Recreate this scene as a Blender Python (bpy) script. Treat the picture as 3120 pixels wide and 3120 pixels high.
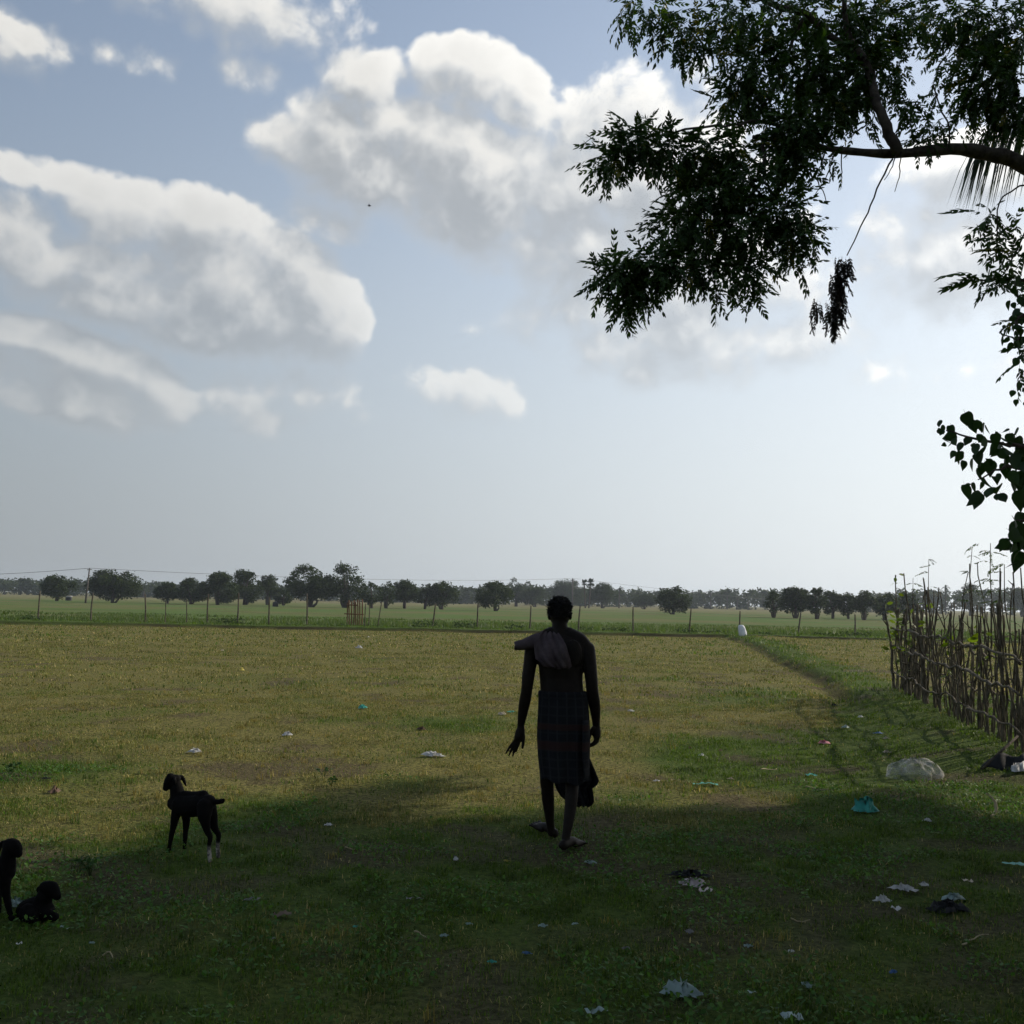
import bpy, bmesh, math, random
import numpy as np
from mathutils import Vector, Matrix

scene = bpy.context.scene
for o in list(bpy.data.objects):
    bpy.data.objects.remove(o, do_unlink=True)
C = scene.collection

# ------------------------------------------------------------------ camera
PX = 3120.0                      # the photograph is 3120 px square
FPX = 3200.0                     # focal length in those pixels
CAM_H = 1.65
PITCH = math.atan((1830 - 1560) / FPX)
ROLL = math.radians(1.17)
cam_data = bpy.data.cameras.new('camera')
cam_data.sensor_fit = 'HORIZONTAL'
cam_data.sensor_width = 36.0
cam_data.lens = 36.0 * FPX / PX
cam_data.clip_start = 0.05
cam_data.clip_end = 6000.0
cam = bpy.data.objects.new('camera', cam_data)
C.objects.link(cam)
fwd = np.array([0.0, math.cos(PITCH), math.sin(PITCH)])
rgt0 = np.array([1.0, 0.0, 0.0])
up0 = np.cross(rgt0, fwd)
rgt = rgt0 * math.cos(ROLL) + up0 * math.sin(ROLL)
upv = np.cross(rgt, fwd)
cam.matrix_world = Matrix(((rgt[0], upv[0], -fwd[0], 0.0),
                           (rgt[1], upv[1], -fwd[1], 0.0),
                           (rgt[2], upv[2], -fwd[2], CAM_H),
                           (0, 0, 0, 1)))
scene.camera = cam
EYE = np.array([0.0, 0.0, CAM_H])


def ray(px, py):
    """unit direction through a pixel of the 3120 px photograph"""
    d = fwd + rgt * ((px - PX / 2) / FPX) + upv * ((PX / 2 - py) / FPX)
    return d / np.linalg.norm(d)


def at_depth(px, py, Y):
    d = ray(px, py)
    return EYE + d * (Y / d[1])


def on_plane(px, py, z=0.0):
    d = ray(px, py)
    return EYE + d * ((z - CAM_H) / d[2])


# ------------------------------------------------------------------ sun, sky, exposure
SUN_AZ = math.radians(62.0)       # from +Y towards +X
SUN_EL = math.radians(27.0)
SUN = np.array([math.cos(SUN_EL) * math.sin(SUN_AZ), math.cos(SUN_EL) * math.cos(SUN_AZ), math.sin(SUN_EL)])
sl = bpy.data.lights.new('sun', 'SUN')
sl.energy = 3.9
sl.angle = math.radians(0.6)
sl.color = (1.0, 0.90, 0.74)
sun = bpy.data.objects.new('sun', sl)
C.objects.link(sun)
sun.rotation_euler = Vector(tuple(SUN)).to_track_quat('Z', 'Y').to_euler()
sun.location = (30, 20, 40)

vs = scene.view_settings
vs.view_transform = 'Standard'
vs.look = 'None'
vs.exposure = 0.2
vs.gamma = 1.0
vs.use_curve_mapping = False
scene.cycles.use_denoising = True
scene.cycles.denoising_prefilter = 'ACCURATE'
scene.cycles.use_adaptive_sampling = True
scene.cycles.adaptive_threshold = 0.02
scene.cycles.adaptive_min_samples = 12
scene.cycles.max_bounces = 6
scene.cycles.diffuse_bounces = 3
scene.cycles.glossy_bounces = 2
scene.cycles.transmission_bounces = 3
scene.cycles.transparent_max_bounces = 8
scene.cycles.volume_bounces = 0
scene.cycles.sample_clamp_indirect = 4.0
scene.cycles.blur_glossy = 0.5

world = bpy.data.worlds.new('World')
scene.world = world
world.use_nodes = True


class NT:
    """small helper to write node trees as expressions"""
    def __init__(self, tree):
        self.t = tree
        self.n = tree.nodes
        self.l = tree.links

    def node(self, typ, **kw):
        nd = self.n.new(typ)
        for k, v in kw.items():
            setattr(nd, k, v)
        return nd

    def put(self, sock, v):
        if hasattr(v, 'is_output') or isinstance(v, bpy.types.NodeSocket):
            self.l.new(v, sock)
        elif v is not None:
            sock.default_value = v

    def m(self, op, a, b=None, c=None, clamp=False):
        nd = self.node('ShaderNodeMath', operation=op, use_clamp=clamp)
        self.put(nd.inputs[0], a)
        if b is not None:
            self.put(nd.inputs[1], b)
        if c is not None:
            self.put(nd.inputs[2], c)
        return nd.outputs[0]

    def vm(self, op, a, b=None):
        nd = self.node('ShaderNodeVectorMath', operation=op)
        self.put(nd.inputs[0], a)
        if b is not None:
            self.put(nd.inputs['Scale' if op == 'SCALE' else 1], b)
        return nd.outputs['Value' if op in ('DOT_PRODUCT', 'LENGTH', 'DISTANCE') else 'Vector']

    def mix(self, f, a, b):
        nd = self.node('ShaderNodeMix', data_type='RGBA')
        self.put(nd.inputs[0], f)
        self.put(nd.inputs[6], a)
        self.put(nd.inputs[7], b)
        return nd.outputs[2]

    def noise(self, vec, scale, detail=4.0, rough=0.5, dist=0.0, out='Fac'):
        nd = self.node('ShaderNodeTexNoise')
        if vec is not None:
            self.l.new(vec, nd.inputs['Vector'])
        nd.inputs['Scale'].default_value = scale
        nd.inputs['Detail'].default_value = detail
        nd.inputs['Roughness'].default_value = rough
        nd.inputs['Distortion'].default_value = dist
        return nd.outputs[out]

    def ramp(self, f, stops):
        nd = self.node('ShaderNodeValToRGB')
        cr = nd.color_ramp
        while len(cr.elements) < len(stops):
            cr.elements.new(0.5)
        for e, (p, c) in zip(cr.elements, stops):
            e.position = p
            e.color = (*c, 1.0) if len(c) == 3 else c
        self.put(nd.inputs[0], f)
        return nd.outputs[0]

    def sstep(self, x, a, b, to0=0.0, to1=1.0):
        nd = self.node('ShaderNodeMapRange', interpolation_type='SMOOTHSTEP')
        self.put(nd.inputs[0], x)
        self.put(nd.inputs[1], a)
        self.put(nd.inputs[2], b)
        nd.inputs[3].default_value = to0
        nd.inputs[4].default_value = to1
        return nd.outputs[0]


# cumulus of the photographed afternoon: direction of each heap of cloud,
# half-width and half-height in degrees, tilt, weight (thin ones are fainter)
CLOUDS = [  # (x, y, half width, half height) in a 1932 px view, tilt, weight
    (690, 155, 90, 62, 0, 1.2), (880, 150, 110, 72, 0, 1.3), (980, 200, 80, 60, -20, 1.2), (560, 275, 95, 62, -8, 1.1), (760, 300, 250, 120, -4, 1.6),
    (980, 380, 270, 140, -12, 1.6), (620, 415, 95, 42, -8, .8), (1180, 330, 190, 160, 0, 1.4), (1030, 580, 120, 64, 20, .8), (1290, 330, 150, 150, 0, 1.0),
    (250, 420, 115, 72, -10, 1.1), (450, 510, 200, 115, -14, 1.8), (585, 585, 115, 95, -24, 1.6), (350, 575, 250, 88, -10, 1.7), (150, 530, 160, 72, 0, 1.1),
    (15, 455, 90, 80, 0, 1.2), (90, 338, 110, 32, -5, .46), (85, 695, 165, 84, -8, 2.6), (210, 730, 160, 82, -10, 1.8), (290, 752, 90, 40, -8, .9),
    (510, 745, 200, 70, -2, .72), (865, 752, 130, 62, 0, .74), (1270, 540, 340, 150, -4, .95), (1290, 655, 250, 80, 0, 1.1), (1490, 640, 140, 80, 0, 1.0),
    (1800, 480, 190, 130, 0, 1.2), (1850, 335, 170, 70, -6, 1.2), (1800, 692, 150, 40, 4, .42), (1625, 712, 90, 32, 0, .36),
    (400, 0, 240, 75, -3, .72), (640, 50, 80, 40, -25, .45), (15, 75, 85, 52, -25, .5), (460, 138, 105, 42, -8, .44), (290, 118, 80, 26, 0, .24),
]
DEN = bpy.data.node_groups.new('cloud_density', 'ShaderNodeTree')
DEN.interface.new_socket('Dir', in_out='INPUT', socket_type='NodeSocketVector')
DEN.interface.new_socket('Density', in_out='OUTPUT', socket_type='NodeSocketFloat')
g = NT(DEN)
gi = g.node('NodeGroupInput').outputs[0]
field = None
for (cx, cy, hw, hh, tilt, wt) in CLOUDS:
    k = PX / 1932.0
    c = ray(cx * k, cy * k)
    e1 = np.cross(c, [0, 0, 1.0])
    e1 /= np.linalg.norm(e1)
    e2 = np.cross(e1, c)
    t = math.radians(tilt - 1.2)
    a1 = e1 * math.cos(t) + e2 * math.sin(t)
    a2 = e2 * math.cos(t) - e1 * math.sin(t)
    a, b = hw * k / FPX * 1.12, hh * k / FPX * 1.18
    p = g.m('POWER', g.vm('DOT_PRODUCT', gi, tuple(a1 / a)), 2.0)
    q = g.vm('DOT_PRODUCT', gi, tuple(a2 / b))
    r2 = g.m('MULTIPLY_ADD', q, q, p)
    f = g.m('MULTIPLY_ADD', r2, -wt, wt)
    field = f if field is None else g.m('SMOOTH_MAX', field, f, 0.2)
# beyond the frame the same kind of broken cumulus goes on
sx = g.node('ShaderNodeSeparateXYZ')
g.l.new(gi, sx.inputs[0])
big = g.noise(gi, 3.1, 2.0, 0.5)
gen = g.m('MULTIPLY_ADD', big, 5.0, -2.75)
inframe = g.sstep(sx.outputs[1], 0.70, 0.80)
gen = g.m('MULTIPLY_ADD', inframe, -3.0, gen)
field = g.m('MAXIMUM', g.m('MAXIMUM', field, gen), -1.5)
field = g.m('SMOOTH_MIN', field, 1.2, 0.4)      # the heart of a heap is evenly dense
wob = g.noise(gi, 14.0, 8.0, 0.62, 0.3)
vo = g.node('ShaderNodeTexVoronoi', feature='F1')
g.l.new(gi, vo.inputs['Vector'])
vo.inputs['Scale'].default_value = 21.0
vo.inputs['Detail'].default_value = 2.0
vo.inputs['Roughness'].default_value = 0.55
puff = g.m('MULTIPLY_ADD', vo.outputs['Distance'], -0.60, 0.29)
field = g.m('ADD', field, puff)
den = g.m('MULTIPLY_ADD', wob, 1.5, g.m('SUBTRACT', field, 0.52))
go = g.node('NodeGroupOutput')
g.l.new(den, go.inputs[0])

w = NT(world.node_tree)
for nd in list(w.n):
    w.n.remove(nd)
tc = w.node('ShaderNodeTexCoord').outputs['Generated']
dirv = w.vm('NORMALIZE', tc)
sky = w.node('ShaderNodeTexSky')
sky.sky_type = 'NISHITA'
sky.sun_disc = False
sky.sun_elevation = SUN_EL
sky.sun_rotation = SUN_AZ
sky.air_density = 1.0
sky.dust_density = 1.0
sky.ozone_density = 1.2
skycol = sky.outputs[0]
# towards the sun, as a tangent offset on the sky dome


def dens(v):
    nd = w.node('ShaderNodeGroup')
    nd.node_tree = DEN
    w.l.new(v, nd.inputs[0])
    return nd.outputs[0]


toward = (0.012, 0.0, 0.027)
d0 = dens(dirv)
d1 = dens(w.vm('NORMALIZE', w.vm('ADD', dirv, toward)))
diff = w.m('SUBTRACT', d0, d1)
lit = w.sstep(diff, -0.30, 0.80)
wid = w.m('MULTIPLY_ADD', lit, -0.72, 1.12)
alpha = w.sstep(w.m('DIVIDE', d0, wid), 0.0, 1.0)
thick = w.sstep(d0, 0.1, 1.4)
shade = w.m('MULTIPLY_ADD', thick, -0.16, 0.65)          # thick cloud lets less light through
shade = w.m('MULTIPLY_ADD', lit, 0.42, shade)
sung = w.m('MAXIMUM', w.vm('DOT_PRODUCT', dirv, tuple(SUN)), 0.0)
glow = w.m('MULTIPLY_ADD', w.m('POWER', sung, 2.0), 0.55, 0.62)
shade = w.m('MULTIPLY', shade, glow)
warm = w.mix(lit, (0.90, 0.95, 1.0, 1), (1.0, 0.985, 0.94, 1))
CLOUD_LEVEL = 9.0
ccol = w.vm('SCALE', w.vm('SCALE', warm, shade), CLOUD_LEVEL)
sz = w.node('ShaderNodeSeparateXYZ')
w.l.new(dirv, sz.inputs[0])
el = sz.outputs[2]
# humid, dusty air: whitens the sky towards the horizon and towards the sun
hz = w.vm('SCALE', w.mix(w.m('POWER', sung, 2.0), (0.86, 0.94, 1.01, 1), (0.96, 0.985, 0.98, 1)),
          w.m('MULTIPLY_ADD', w.m('POWER', sung, 1.4), 6.2, 2.9))
skycol = w.mix(w.sstep(el, 0.60, 0.0, 0.22, 0.97), skycol, hz)
veil = w.sstep(el, 0.06, 0.46)
alpha = w.m('MULTIPLY', alpha, w.m('MULTIPLY_ADD', veil, 0.50, 0.45))
col = w.mix(alpha, skycol, ccol)
bg = w.node('ShaderNodeBackground')
w.l.new(col, bg.inputs[0])
bg.inputs[1].default_value = 0.12
wo = w.node('ShaderNodeOutputWorld')
w.l.new(bg.outputs[0], wo.inputs[0])
world.cycles.sampling_method = 'MANUAL'
world.cycles.sample_map_resolution = 512

# ------------------------------------------------------------------ helpers
RNG = np.random.default_rng(7)


def vnoise(x, y, scale, seed=0):
    """smooth value noise in [0,1], numpy"""
    x = np.asarray(x, float) / scale + seed * 17.31
    y = np.asarray(y, float) / scale + seed * 9.17
    xi, yi = np.floor(x), np.floor(y)
    fx, fy = x - xi, y - yi
    fx, fy = fx * fx * (3 - 2 * fx), fy * fy * (3 - 2 * fy)

    def h(a, b):
        v = np.sin(a * 127.1 + b * 311.7 + seed * 74.7) * 43758.5453
        return v - np.floor(v)
    return (h(xi, yi) * (1 - fx) * (1 - fy) + h(xi + 1, yi) * fx * (1 - fy)
            + h(xi, yi + 1) * (1 - fx) * fy + h(xi + 1, yi + 1) * fx * fy)


def fbm(x, y, scale, seed=0, octs=4):
    s, a, t = 0.0, 1.0, 0.0
    for i in range(octs):
        s = s + a * vnoise(x, y, scale / 2 ** i, seed + i * 3)
        t += a
        a *= 0.5
    return s / t


def sm(x, a, b):
    t = np.clip((np.asarray(x, float) - a) / (b - a), 0, 1)
    return t * t * (3 - 2 * t)


def make_mesh(name, V, F, tint=None, smooth=False):
    """V (n,3); F list of (m,k) index arrays; tint (n,3) stored as a colour attribute"""
    me = bpy.data.meshes.new(name)
    V = np.ascontiguousarray(V, dtype=np.float32)
    if not isinstance(F, list):
        F = [F]
    F = [np.asarray(f, dtype=np.int32) for f in F if len(f)]
    loops = np.concatenate([f.ravel() for f in F])
    tot = np.concatenate([np.full(len(f), f.shape[1], dtype=np.int32) for f in F])
    start = np.concatenate([[0], np.cumsum(tot)[:-1]]).astype(np.int32)
    me.vertices.add(len(V))
    me.vertices.foreach_set('co', V.ravel())
    me.loops.add(len(loops))
    me.loops.foreach_set('vertex_index', loops)
    me.polygons.add(len(tot))
    me.polygons.foreach_set('loop_start', start)
    me.polygons.foreach_set('loop_total', tot)
    if smooth:
        me.polygons.foreach_set('use_smooth', np.ones(len(tot), dtype=bool))
    me.update(calc_edges=True)
    if tint is not None:
        ca = me.color_attributes.new('tint', 'FLOAT_COLOR', 'POINT')
        rgba = np.ones((len(V), 4), dtype=np.float32)
        rgba[:, :3] = tint
        ca.data.foreach_set('color', rgba.ravel())
    return me


def add_object(name, me, material=None, parent=None, loc=None, rot=None, scale=None):
    o = bpy.data.objects.new(name, me)
    C.objects.link(o)
    if material is not None and me is not None and len(me.materials) == 0:
        me.materials.append(material)
    if parent is not None:
        o.parent = parent
    if loc is not None:
        o.location = tuple(float(v) for v in loc)
    if rot is not None:
        o.rotation_euler = rot
    if scale is not None:
        o.scale = scale if hasattr(scale, '__len__') else (scale,) * 3
    return o


def thing(name, label, cat, loc=(0, 0, 0), group=None, rot=None):
    o = add_object(name, None, loc=loc, rot=rot)
    return tag(o, label, cat, group)


def tag(o, label=None, cat=None, group=None, kind=None):
    if label:
        o['label'] = label
    if cat:
        o['category'] = cat
    if group:
        o['group'] = group
    if kind:
        o['kind'] = kind
    return o


class MB:
    """collects pieces of ONE part"""
    def __init__(self):
        self.V, self.F3, self.F4, self.T, self.n = [], [], [], [], 0

    def add(self, V, F, tint=(1, 1, 1)):
        V = np.asarray(V, float)
        F = np.asarray(F, int)
        (self.F3 if F.shape[1] == 3 else self.F4).append(F + self.n)
        self.V.append(V)
        t = np.asarray(tint, float)
        self.T.append(np.broadcast_to(t, (len(V), 3)) if t.ndim == 1 else t)
        self.n += len(V)

    def tube(self, pts, radii, sides=8, tint=(1, 1, 1), cap=True):
        V, F, F3 = tube(pts, radii, sides, cap)
        self.F4.append(F + self.n)
        if len(F3):
            self.F3.append(F3 + self.n)
        self.V.append(V)
        self.T.append(np.broadcast_to(np.asarray(tint, float), (len(V), 3)))
        self.n += len(V)

    def mesh(self, name, smooth=False):
        F = []
        if self.F3:
            F.append(np.concatenate(self.F3))
        if self.F4:
            F.append(np.concatenate(self.F4))
        return make_mesh(name, np.concatenate(self.V), F, np.concatenate(self.T), smooth)

    def build(self, name, mat, parent=None, smooth=False, **kw):
        return add_object(name, self.mesh(name, smooth), mat, parent, **kw)


def tube(pts, radii, sides=8, cap=True):
    P = np.asarray(pts, float)
    n = len(P)
    R = np.broadcast_to(np.asarray(radii, float), (n,)) if np.ndim(radii) <= 1 else np.asarray(radii)
    T = np.gradient(P, axis=0)
    T /= np.linalg.norm(T, axis=1)[:, None] + 1e-12
    ref = np.array([0, 0, 1.0]) if abs(T[0][2]) < 0.9 else np.array([1.0, 0, 0])
    u = np.cross(T[0], ref)
    u /= np.linalg.norm(u)
    ang = np.arange(sides) * 2 * np.pi / sides
    V = []
    for i in range(n):
        u = u - T[i] * np.dot(u, T[i])
        u /= np.linalg.norm(u) + 1e-12
        v = np.cross(T[i], u)
        V.append(P[i] + R[i] * (np.cos(ang)[:, None] * u + np.sin(ang)[:, None] * v))
    V = np.concatenate(V)
    F = []
    for i in range(n - 1):
        for j in range(sides):
            k = (j + 1) % sides
            F.append((i * sides + j, i * sides + k, (i + 1) * sides + k, (i + 1) * sides + j))
    F3 = []
    if cap:
        V = np.concatenate([V, P[:1], P[-1:]])
        a, b = n * sides, n * sides + 1
        for j in range(sides):
            k = (j + 1) % sides
            F3.append((a, k, j))
            F3.append((b, (n - 1) * sides + j, (n - 1) * sides + k))
    return V, np.array(F), np.array(F3, dtype=int).reshape(-1, 3)


def spline(pts, n=24):
    """Catmull-Rom through pts"""
    P = np.asarray(pts, float)
    Q = np.concatenate([[2 * P[0] - P[1]], P, [2 * P[-1] - P[-2]]])
    out = []
    segs = len(P) - 1
    for t in np.linspace(0, segs, n):
        i = min(int(t), segs - 1)
        f = t - i
        p0, p1, p2, p3 = Q[i], Q[i + 1], Q[i + 2], Q[i + 3]
        out.append(0.5 * ((2 * p1) + (-p0 + p2) * f + (2 * p0 - 5 * p1 + 4 * p2 - p3) * f ** 2
                          + (-p0 + 3 * p1 - 3 * p2 + p3) * f ** 3))
    return np.array(out)


def rot_euler(rx, ry, rz):
    """arrays of angles -> (n,3,3) matrices Rz@Ry@Rx"""
    cx, sx_, cy, sy, cz, sz_ = np.cos(rx), np.sin(rx), np.cos(ry), np.sin(ry), np.cos(rz), np.sin(rz)
    M = np.empty((len(rx), 3, 3))
    M[:, 0, 0] = cz * cy
    M[:, 0, 1] = cz * sy * sx_ - sz_ * cx
    M[:, 0, 2] = cz * sy * cx + sz_ * sx_
    M[:, 1, 0] = sz_ * cy
    M[:, 1, 1] = sz_ * sy * sx_ + cz * cx
    M[:, 1, 2] = sz_ * sy * cx - cz * sx_
    M[:, 2, 0] = -sy
    M[:, 2, 1] = cy * sx_
    M[:, 2, 2] = cy * cx
    return M


def scatter(bV, bF, pos, M, tint):
    """stamp base mesh bV,bF at pos (n,3) with matrices M (n,3,3); tint (n,3)"""
    n, k = len(pos), len(bV)
    V = np.einsum('nij,kj->nki', M, bV) + pos[:, None, :]
    F = (bF[None] + (np.arange(n) * k)[:, None, None]).reshape(-1, bF.shape[1])
    T = np.repeat(tint, k, axis=0)
    return V.reshape(-1, 3), F, T


# ------------------------------------------------------------------ materials
def material(name):
    m = bpy.data.materials.new(name)
    m.use_nodes = True
    t = NT(m.node_tree)
    for nd in list(t.n):
        t.n.remove(nd)
    out = t.node('ShaderNodeOutputMaterial')
    return m, t, out


def mat_plain(name, c1, c2=None, scale=12.0, rough=0.8, bump=0.0, spec=0.25, trans=0.0, obj=True, detail=5.0, stretch=None):
    m, t, out = material(name)
    b = t.node('ShaderNodeBsdfPrincipled')
    co = t.node('ShaderNodeTexCoord').outputs['Object' if obj else 'Generated']
    if stretch:
        mp = t.node('ShaderNodeMapping')
        mp.inputs['Scale'].default_value = stretch
        t.l.new(co, mp.inputs[0])
        co = mp.outputs[0]
    nz = t.noise(co, scale, detail, 0.6)
    if c2 is not None:
        col = t.mix(t.sstep(nz, 0.32, 0.68), (*c1, 1), (*c2, 1))
        t.l.new(col, b.inputs['Base Color'])
    else:
        b.inputs['Base Color'].default_value = (*c1, 1)
    b.inputs['Roughness'].default_value = rough
    b.inputs['Specular IOR Level'].default_value = spec
    if bump:
        bp = t.node('ShaderNodeBump')
        bp.inputs['Strength'].default_value = bump
        bp.inputs['Distance'].default_value = 0.02
        t.l.new(nz, bp.inputs['Height'])
        t.l.new(bp.outputs[0], b.inputs['Normal'])
    if trans:
        tr = t.node('ShaderNodeBsdfTranslucent')
        if c2 is not None:
            t.l.new(col, tr.inputs[0])
        else:
            tr.inputs[0].default_value = (*c1, 1)
        mx = t.node('ShaderNodeMixShader')
        mx.inputs[0].default_value = trans
        t.l.new(b.outputs[0], mx.inputs[1])
        t.l.new(tr.outputs[0], mx.inputs[2])
        t.l.new(mx.outputs[0], out.inputs[0])
    else:
        t.l.new(b.outputs[0], out.inputs[0])
    return m


def mat_leafy(name, base, trans=0.35, trans_mul=(1.3, 1.35, 0.6), rough=0.55, spec=0.25):
    """colour attribute 'tint' times base, with light coming through the blade"""
    m, t, out = material(name)
    at = t.node('ShaderNodeAttribute', attribute_name='tint')
    col = t.mix(1.0, (*base, 1), at.outputs['Color'])
    col.node.blend_type = 'MULTIPLY'
    b = t.node('ShaderNodeBsdfPrincipled')
    t.l.new(col, b.inputs['Base Color'])
    b.inputs['Roughness'].default_value = rough
    b.inputs['Specular IOR Level'].default_value = spec
    tr = t.node('ShaderNodeBsdfTranslucent')
    c2 = t.mix(1.0, col, (*trans_mul, 1))
    c2.node.blend_type = 'MULTIPLY'
    t.l.new(c2, tr.inputs[0])
    mx = t.node('ShaderNodeMixShader')
    mx.inputs[0].default_value = trans
    t.l.new(b.outputs[0], mx.inputs[1])
    t.l.new(tr.outputs[0], mx.inputs[2])
    t.l.new(mx.outputs[0], out.inputs[0])
    return m


# ------------------------------------------------------------------ the lie of the land
EDGE = np.array([(10.9, 54.0), (10.2, 45.0), (7.8, 29.5), (6.85, 22.7), (6.05, 18.5), (5.0, 14.5), (4.15, 11.6), (3.9, 9.6)])


def edge_x(y):
    return np.interp(y, EDGE[::-1, 1], EDGE[::-1, 0])


def bund_y(x):
    return 52.3 + 0.9 * np.sin(np.asarray(x) * 0.09 + 1.0) + 0.7 * (vnoise(x, 0 * np.asarray(x), 3.0, 5) - 0.5)


def height(x, y):
    x = np.asarray(x, float)
    y = np.asarray(y, float)
    z = 0.05 * (fbm(x, y, 2.6, 2, 3) - 0.5) + 0.028 * (vnoise(x, y, 0.35, 4) - 0.5)
    # bund across the field: dug face towards the camera, grassy top
    by = bund_y(x)
    z = z + 0.17 * sm(y, by - 0.16, by + 0.08) * (1 - 0.75 * sm(y, by + 2.0, by + 4.0))
    # bund running away beside the stick fence
    s = x - edge_x(y) + 0.25 * (vnoise(y, 0 * y, 0.9, 8) - 0.5)
    steep = sm(y, 15.0, 20.0)
    rise = steep * sm(s, -0.12, 0.25) + (1 - steep) * sm(s, -0.5, 1.3)
    fall = 1 - 0.45 * sm(s, 2.0, 4.0)
    on = sm(y, 8.8, 11.5) * (1 - sm(y, by - 1.0, by + 0.2))
    z = z + (0.17 - 0.02 * steep) * rise * fall * on
    # ditch at the foot of that bund
    z = z - 0.05 * steep * np.exp(-((s + 0.2) / 0.16) ** 2) * on
    return z


def ground_at(px, py):
    """where the ray through a pixel meets the land"""
    d = ray(px, py)
    p = on_plane(px, py, 0.0)
    for _ in range(12):
        p = EYE + d * ((float(height(p[0], p[1])) - CAM_H) / d[2])
    return p


GREEN_SPOTS = [  # (px, py, radius m, amount): greener places seen in the stubble
    (2350, 2300, 1.3, .8), (2150, 2330, .9, .4), (2600, 2370, 1.0, .8), (2500, 2260, 1.0, .5), (1370, 2210, .7, .5),
    (800, 2480, .7, .8), (640, 2560, .5, .6), (1240, 2390, .35, .5), (1500, 2540, .9, .7), (130, 2620, .35, .8),
    (30, 2360, .4, .8), (2300, 2120, 1.6, .5), (900, 2140, 1.2, .35), (300, 2300, 1.0, .3), (1900, 2440, .8, .6),
    (2900, 2440, .8, .8), (3050, 2420, .8, .8), (2750, 2480, .7, .7)]
_gs = [(on_plane(a, b), r, k) for a, b, r, k in GREEN_SPOTS]


def greenness(x, y):
    """0 dry stubble .. 1 fresh green"""
    x = np.asarray(x, float)
    y = np.asarray(y, float)
    g_ = 0.14 + 0.42 * (fbm(x, y, 1.5, 21, 4) - 0.42) * 2.0
    for p, r, k in _gs:
        g_ = g_ + .75 * k * np.exp(-(((x - p[0]) / r) ** 2 + ((y - p[1]) / (1.3 * r)) ** 2))
    # grass stays green where the neem shades it through the day
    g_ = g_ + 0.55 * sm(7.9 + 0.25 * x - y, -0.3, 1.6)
    # and on the moist banks
    s = x - edge_x(y)
    nearb = 1 - sm(y, 17.0, 21.0)
    bank = nearb * sm(s, -0.7, 0.1) * (1 - sm(s, 2.6, 4.2)) + (1 - nearb) * .72 * sm(s, -.05, .15) * (1 - sm(s, .8, 1.7))
    bank = bank * sm(y, 8.5, 10.0) * (1 - sm(y, 53, 54))
    g_ = g_ + 0.75 * bank
    by = bund_y(x)
    g_ = g_ + 0.9 * sm(y, by - 0.1, by + 0.1)
    return np.clip(g_, 0, 1)


def bareness(x, y):
    worn = .8 * sm(fbm(x, y, 0.7, 91, 4), 0.60, 0.70) * (1 - sm(y, 26, 40))
    return worn + (1 - worn) * sm(fbm(x, y, 0.55, 36, 4), 0.55, 0.68) * sm(9.5 + 0.25 * np.asarray(x) - np.asarray(y), 0, 3) * 0.75


def axis(parts):
    out = []
    for a, b, st in parts:
        out.append(np.arange(a, b, st))
    return np.unique(np.concatenate(out + [[parts[-1][1]]]))


gx = np.concatenate([-np.geomspace(1400, 14, 26), np.arange(-13.8, 17, 0.2), np.geomspace(17.2, 1400, 26)])
gy = np.concatenate([-np.geomspace(1400, 4, 18), np.arange(-3, 3, 0.5), np.arange(3, 13, 0.10), np.arange(13, 51, 0.32), np.arange(51, 54.5, 0.09),
                     np.arange(54.5, 60, 0.5), np.geomspace(60.5, 1600, 40)])
X, Y = np.meshgrid(gx, gy)
Z = height(X, Y)
far = sm(np.hypot(X, Y), 80, 200)
Z = Z * (1 - far)
V = np.stack([X, Y, Z], -1).reshape(-1, 3)
nx, ny = len(gx), len(gy)
idx = np.arange(nx * ny).reshape(ny, nx)
F = np.stack([idx[:-1, :-1], idx[:-1, 1:], idx[1:, 1:], idx[1:, :-1]], -1).reshape(-1, 4)
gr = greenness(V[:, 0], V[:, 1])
br = bareness(V[:, 0], V[:, 1])
slope = np.hypot(*np.gradient(Z, axis=(0, 1))).ravel() * 0
by = bund_y(V[:, 0])
s_ = V[:, 0] - edge_x(V[:, 1]) + 0.25 * (vnoise(V[:, 1], 0 * V[:, 1], 0.9, 8) - 0.5)
dug = np.exp(-((V[:, 1] - (by - 0.05)) / 0.11) ** 2) * (V[:, 0] < 40) * (0.45 + 0.55 * sm(vnoise(V[:, 0], V[:, 0] * 0, 2.2, 12), .3, .6))
dug = np.maximum(dug, 0.75 * np.exp(-((s_ + 0.04) / 0.10) ** 2) * sm(V[:, 1], 15, 19) * (V[:, 1] < 52) * sm(vnoise(V[:, 1], V[:, 1] * 0, 1.1, 15), .12, .4))
attr = np.stack([gr, np.clip(br, 0, 1), np.clip(dug, 0, 1)], -1)
me = make_mesh('ground', V, F, attr, smooth=True)

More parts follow.
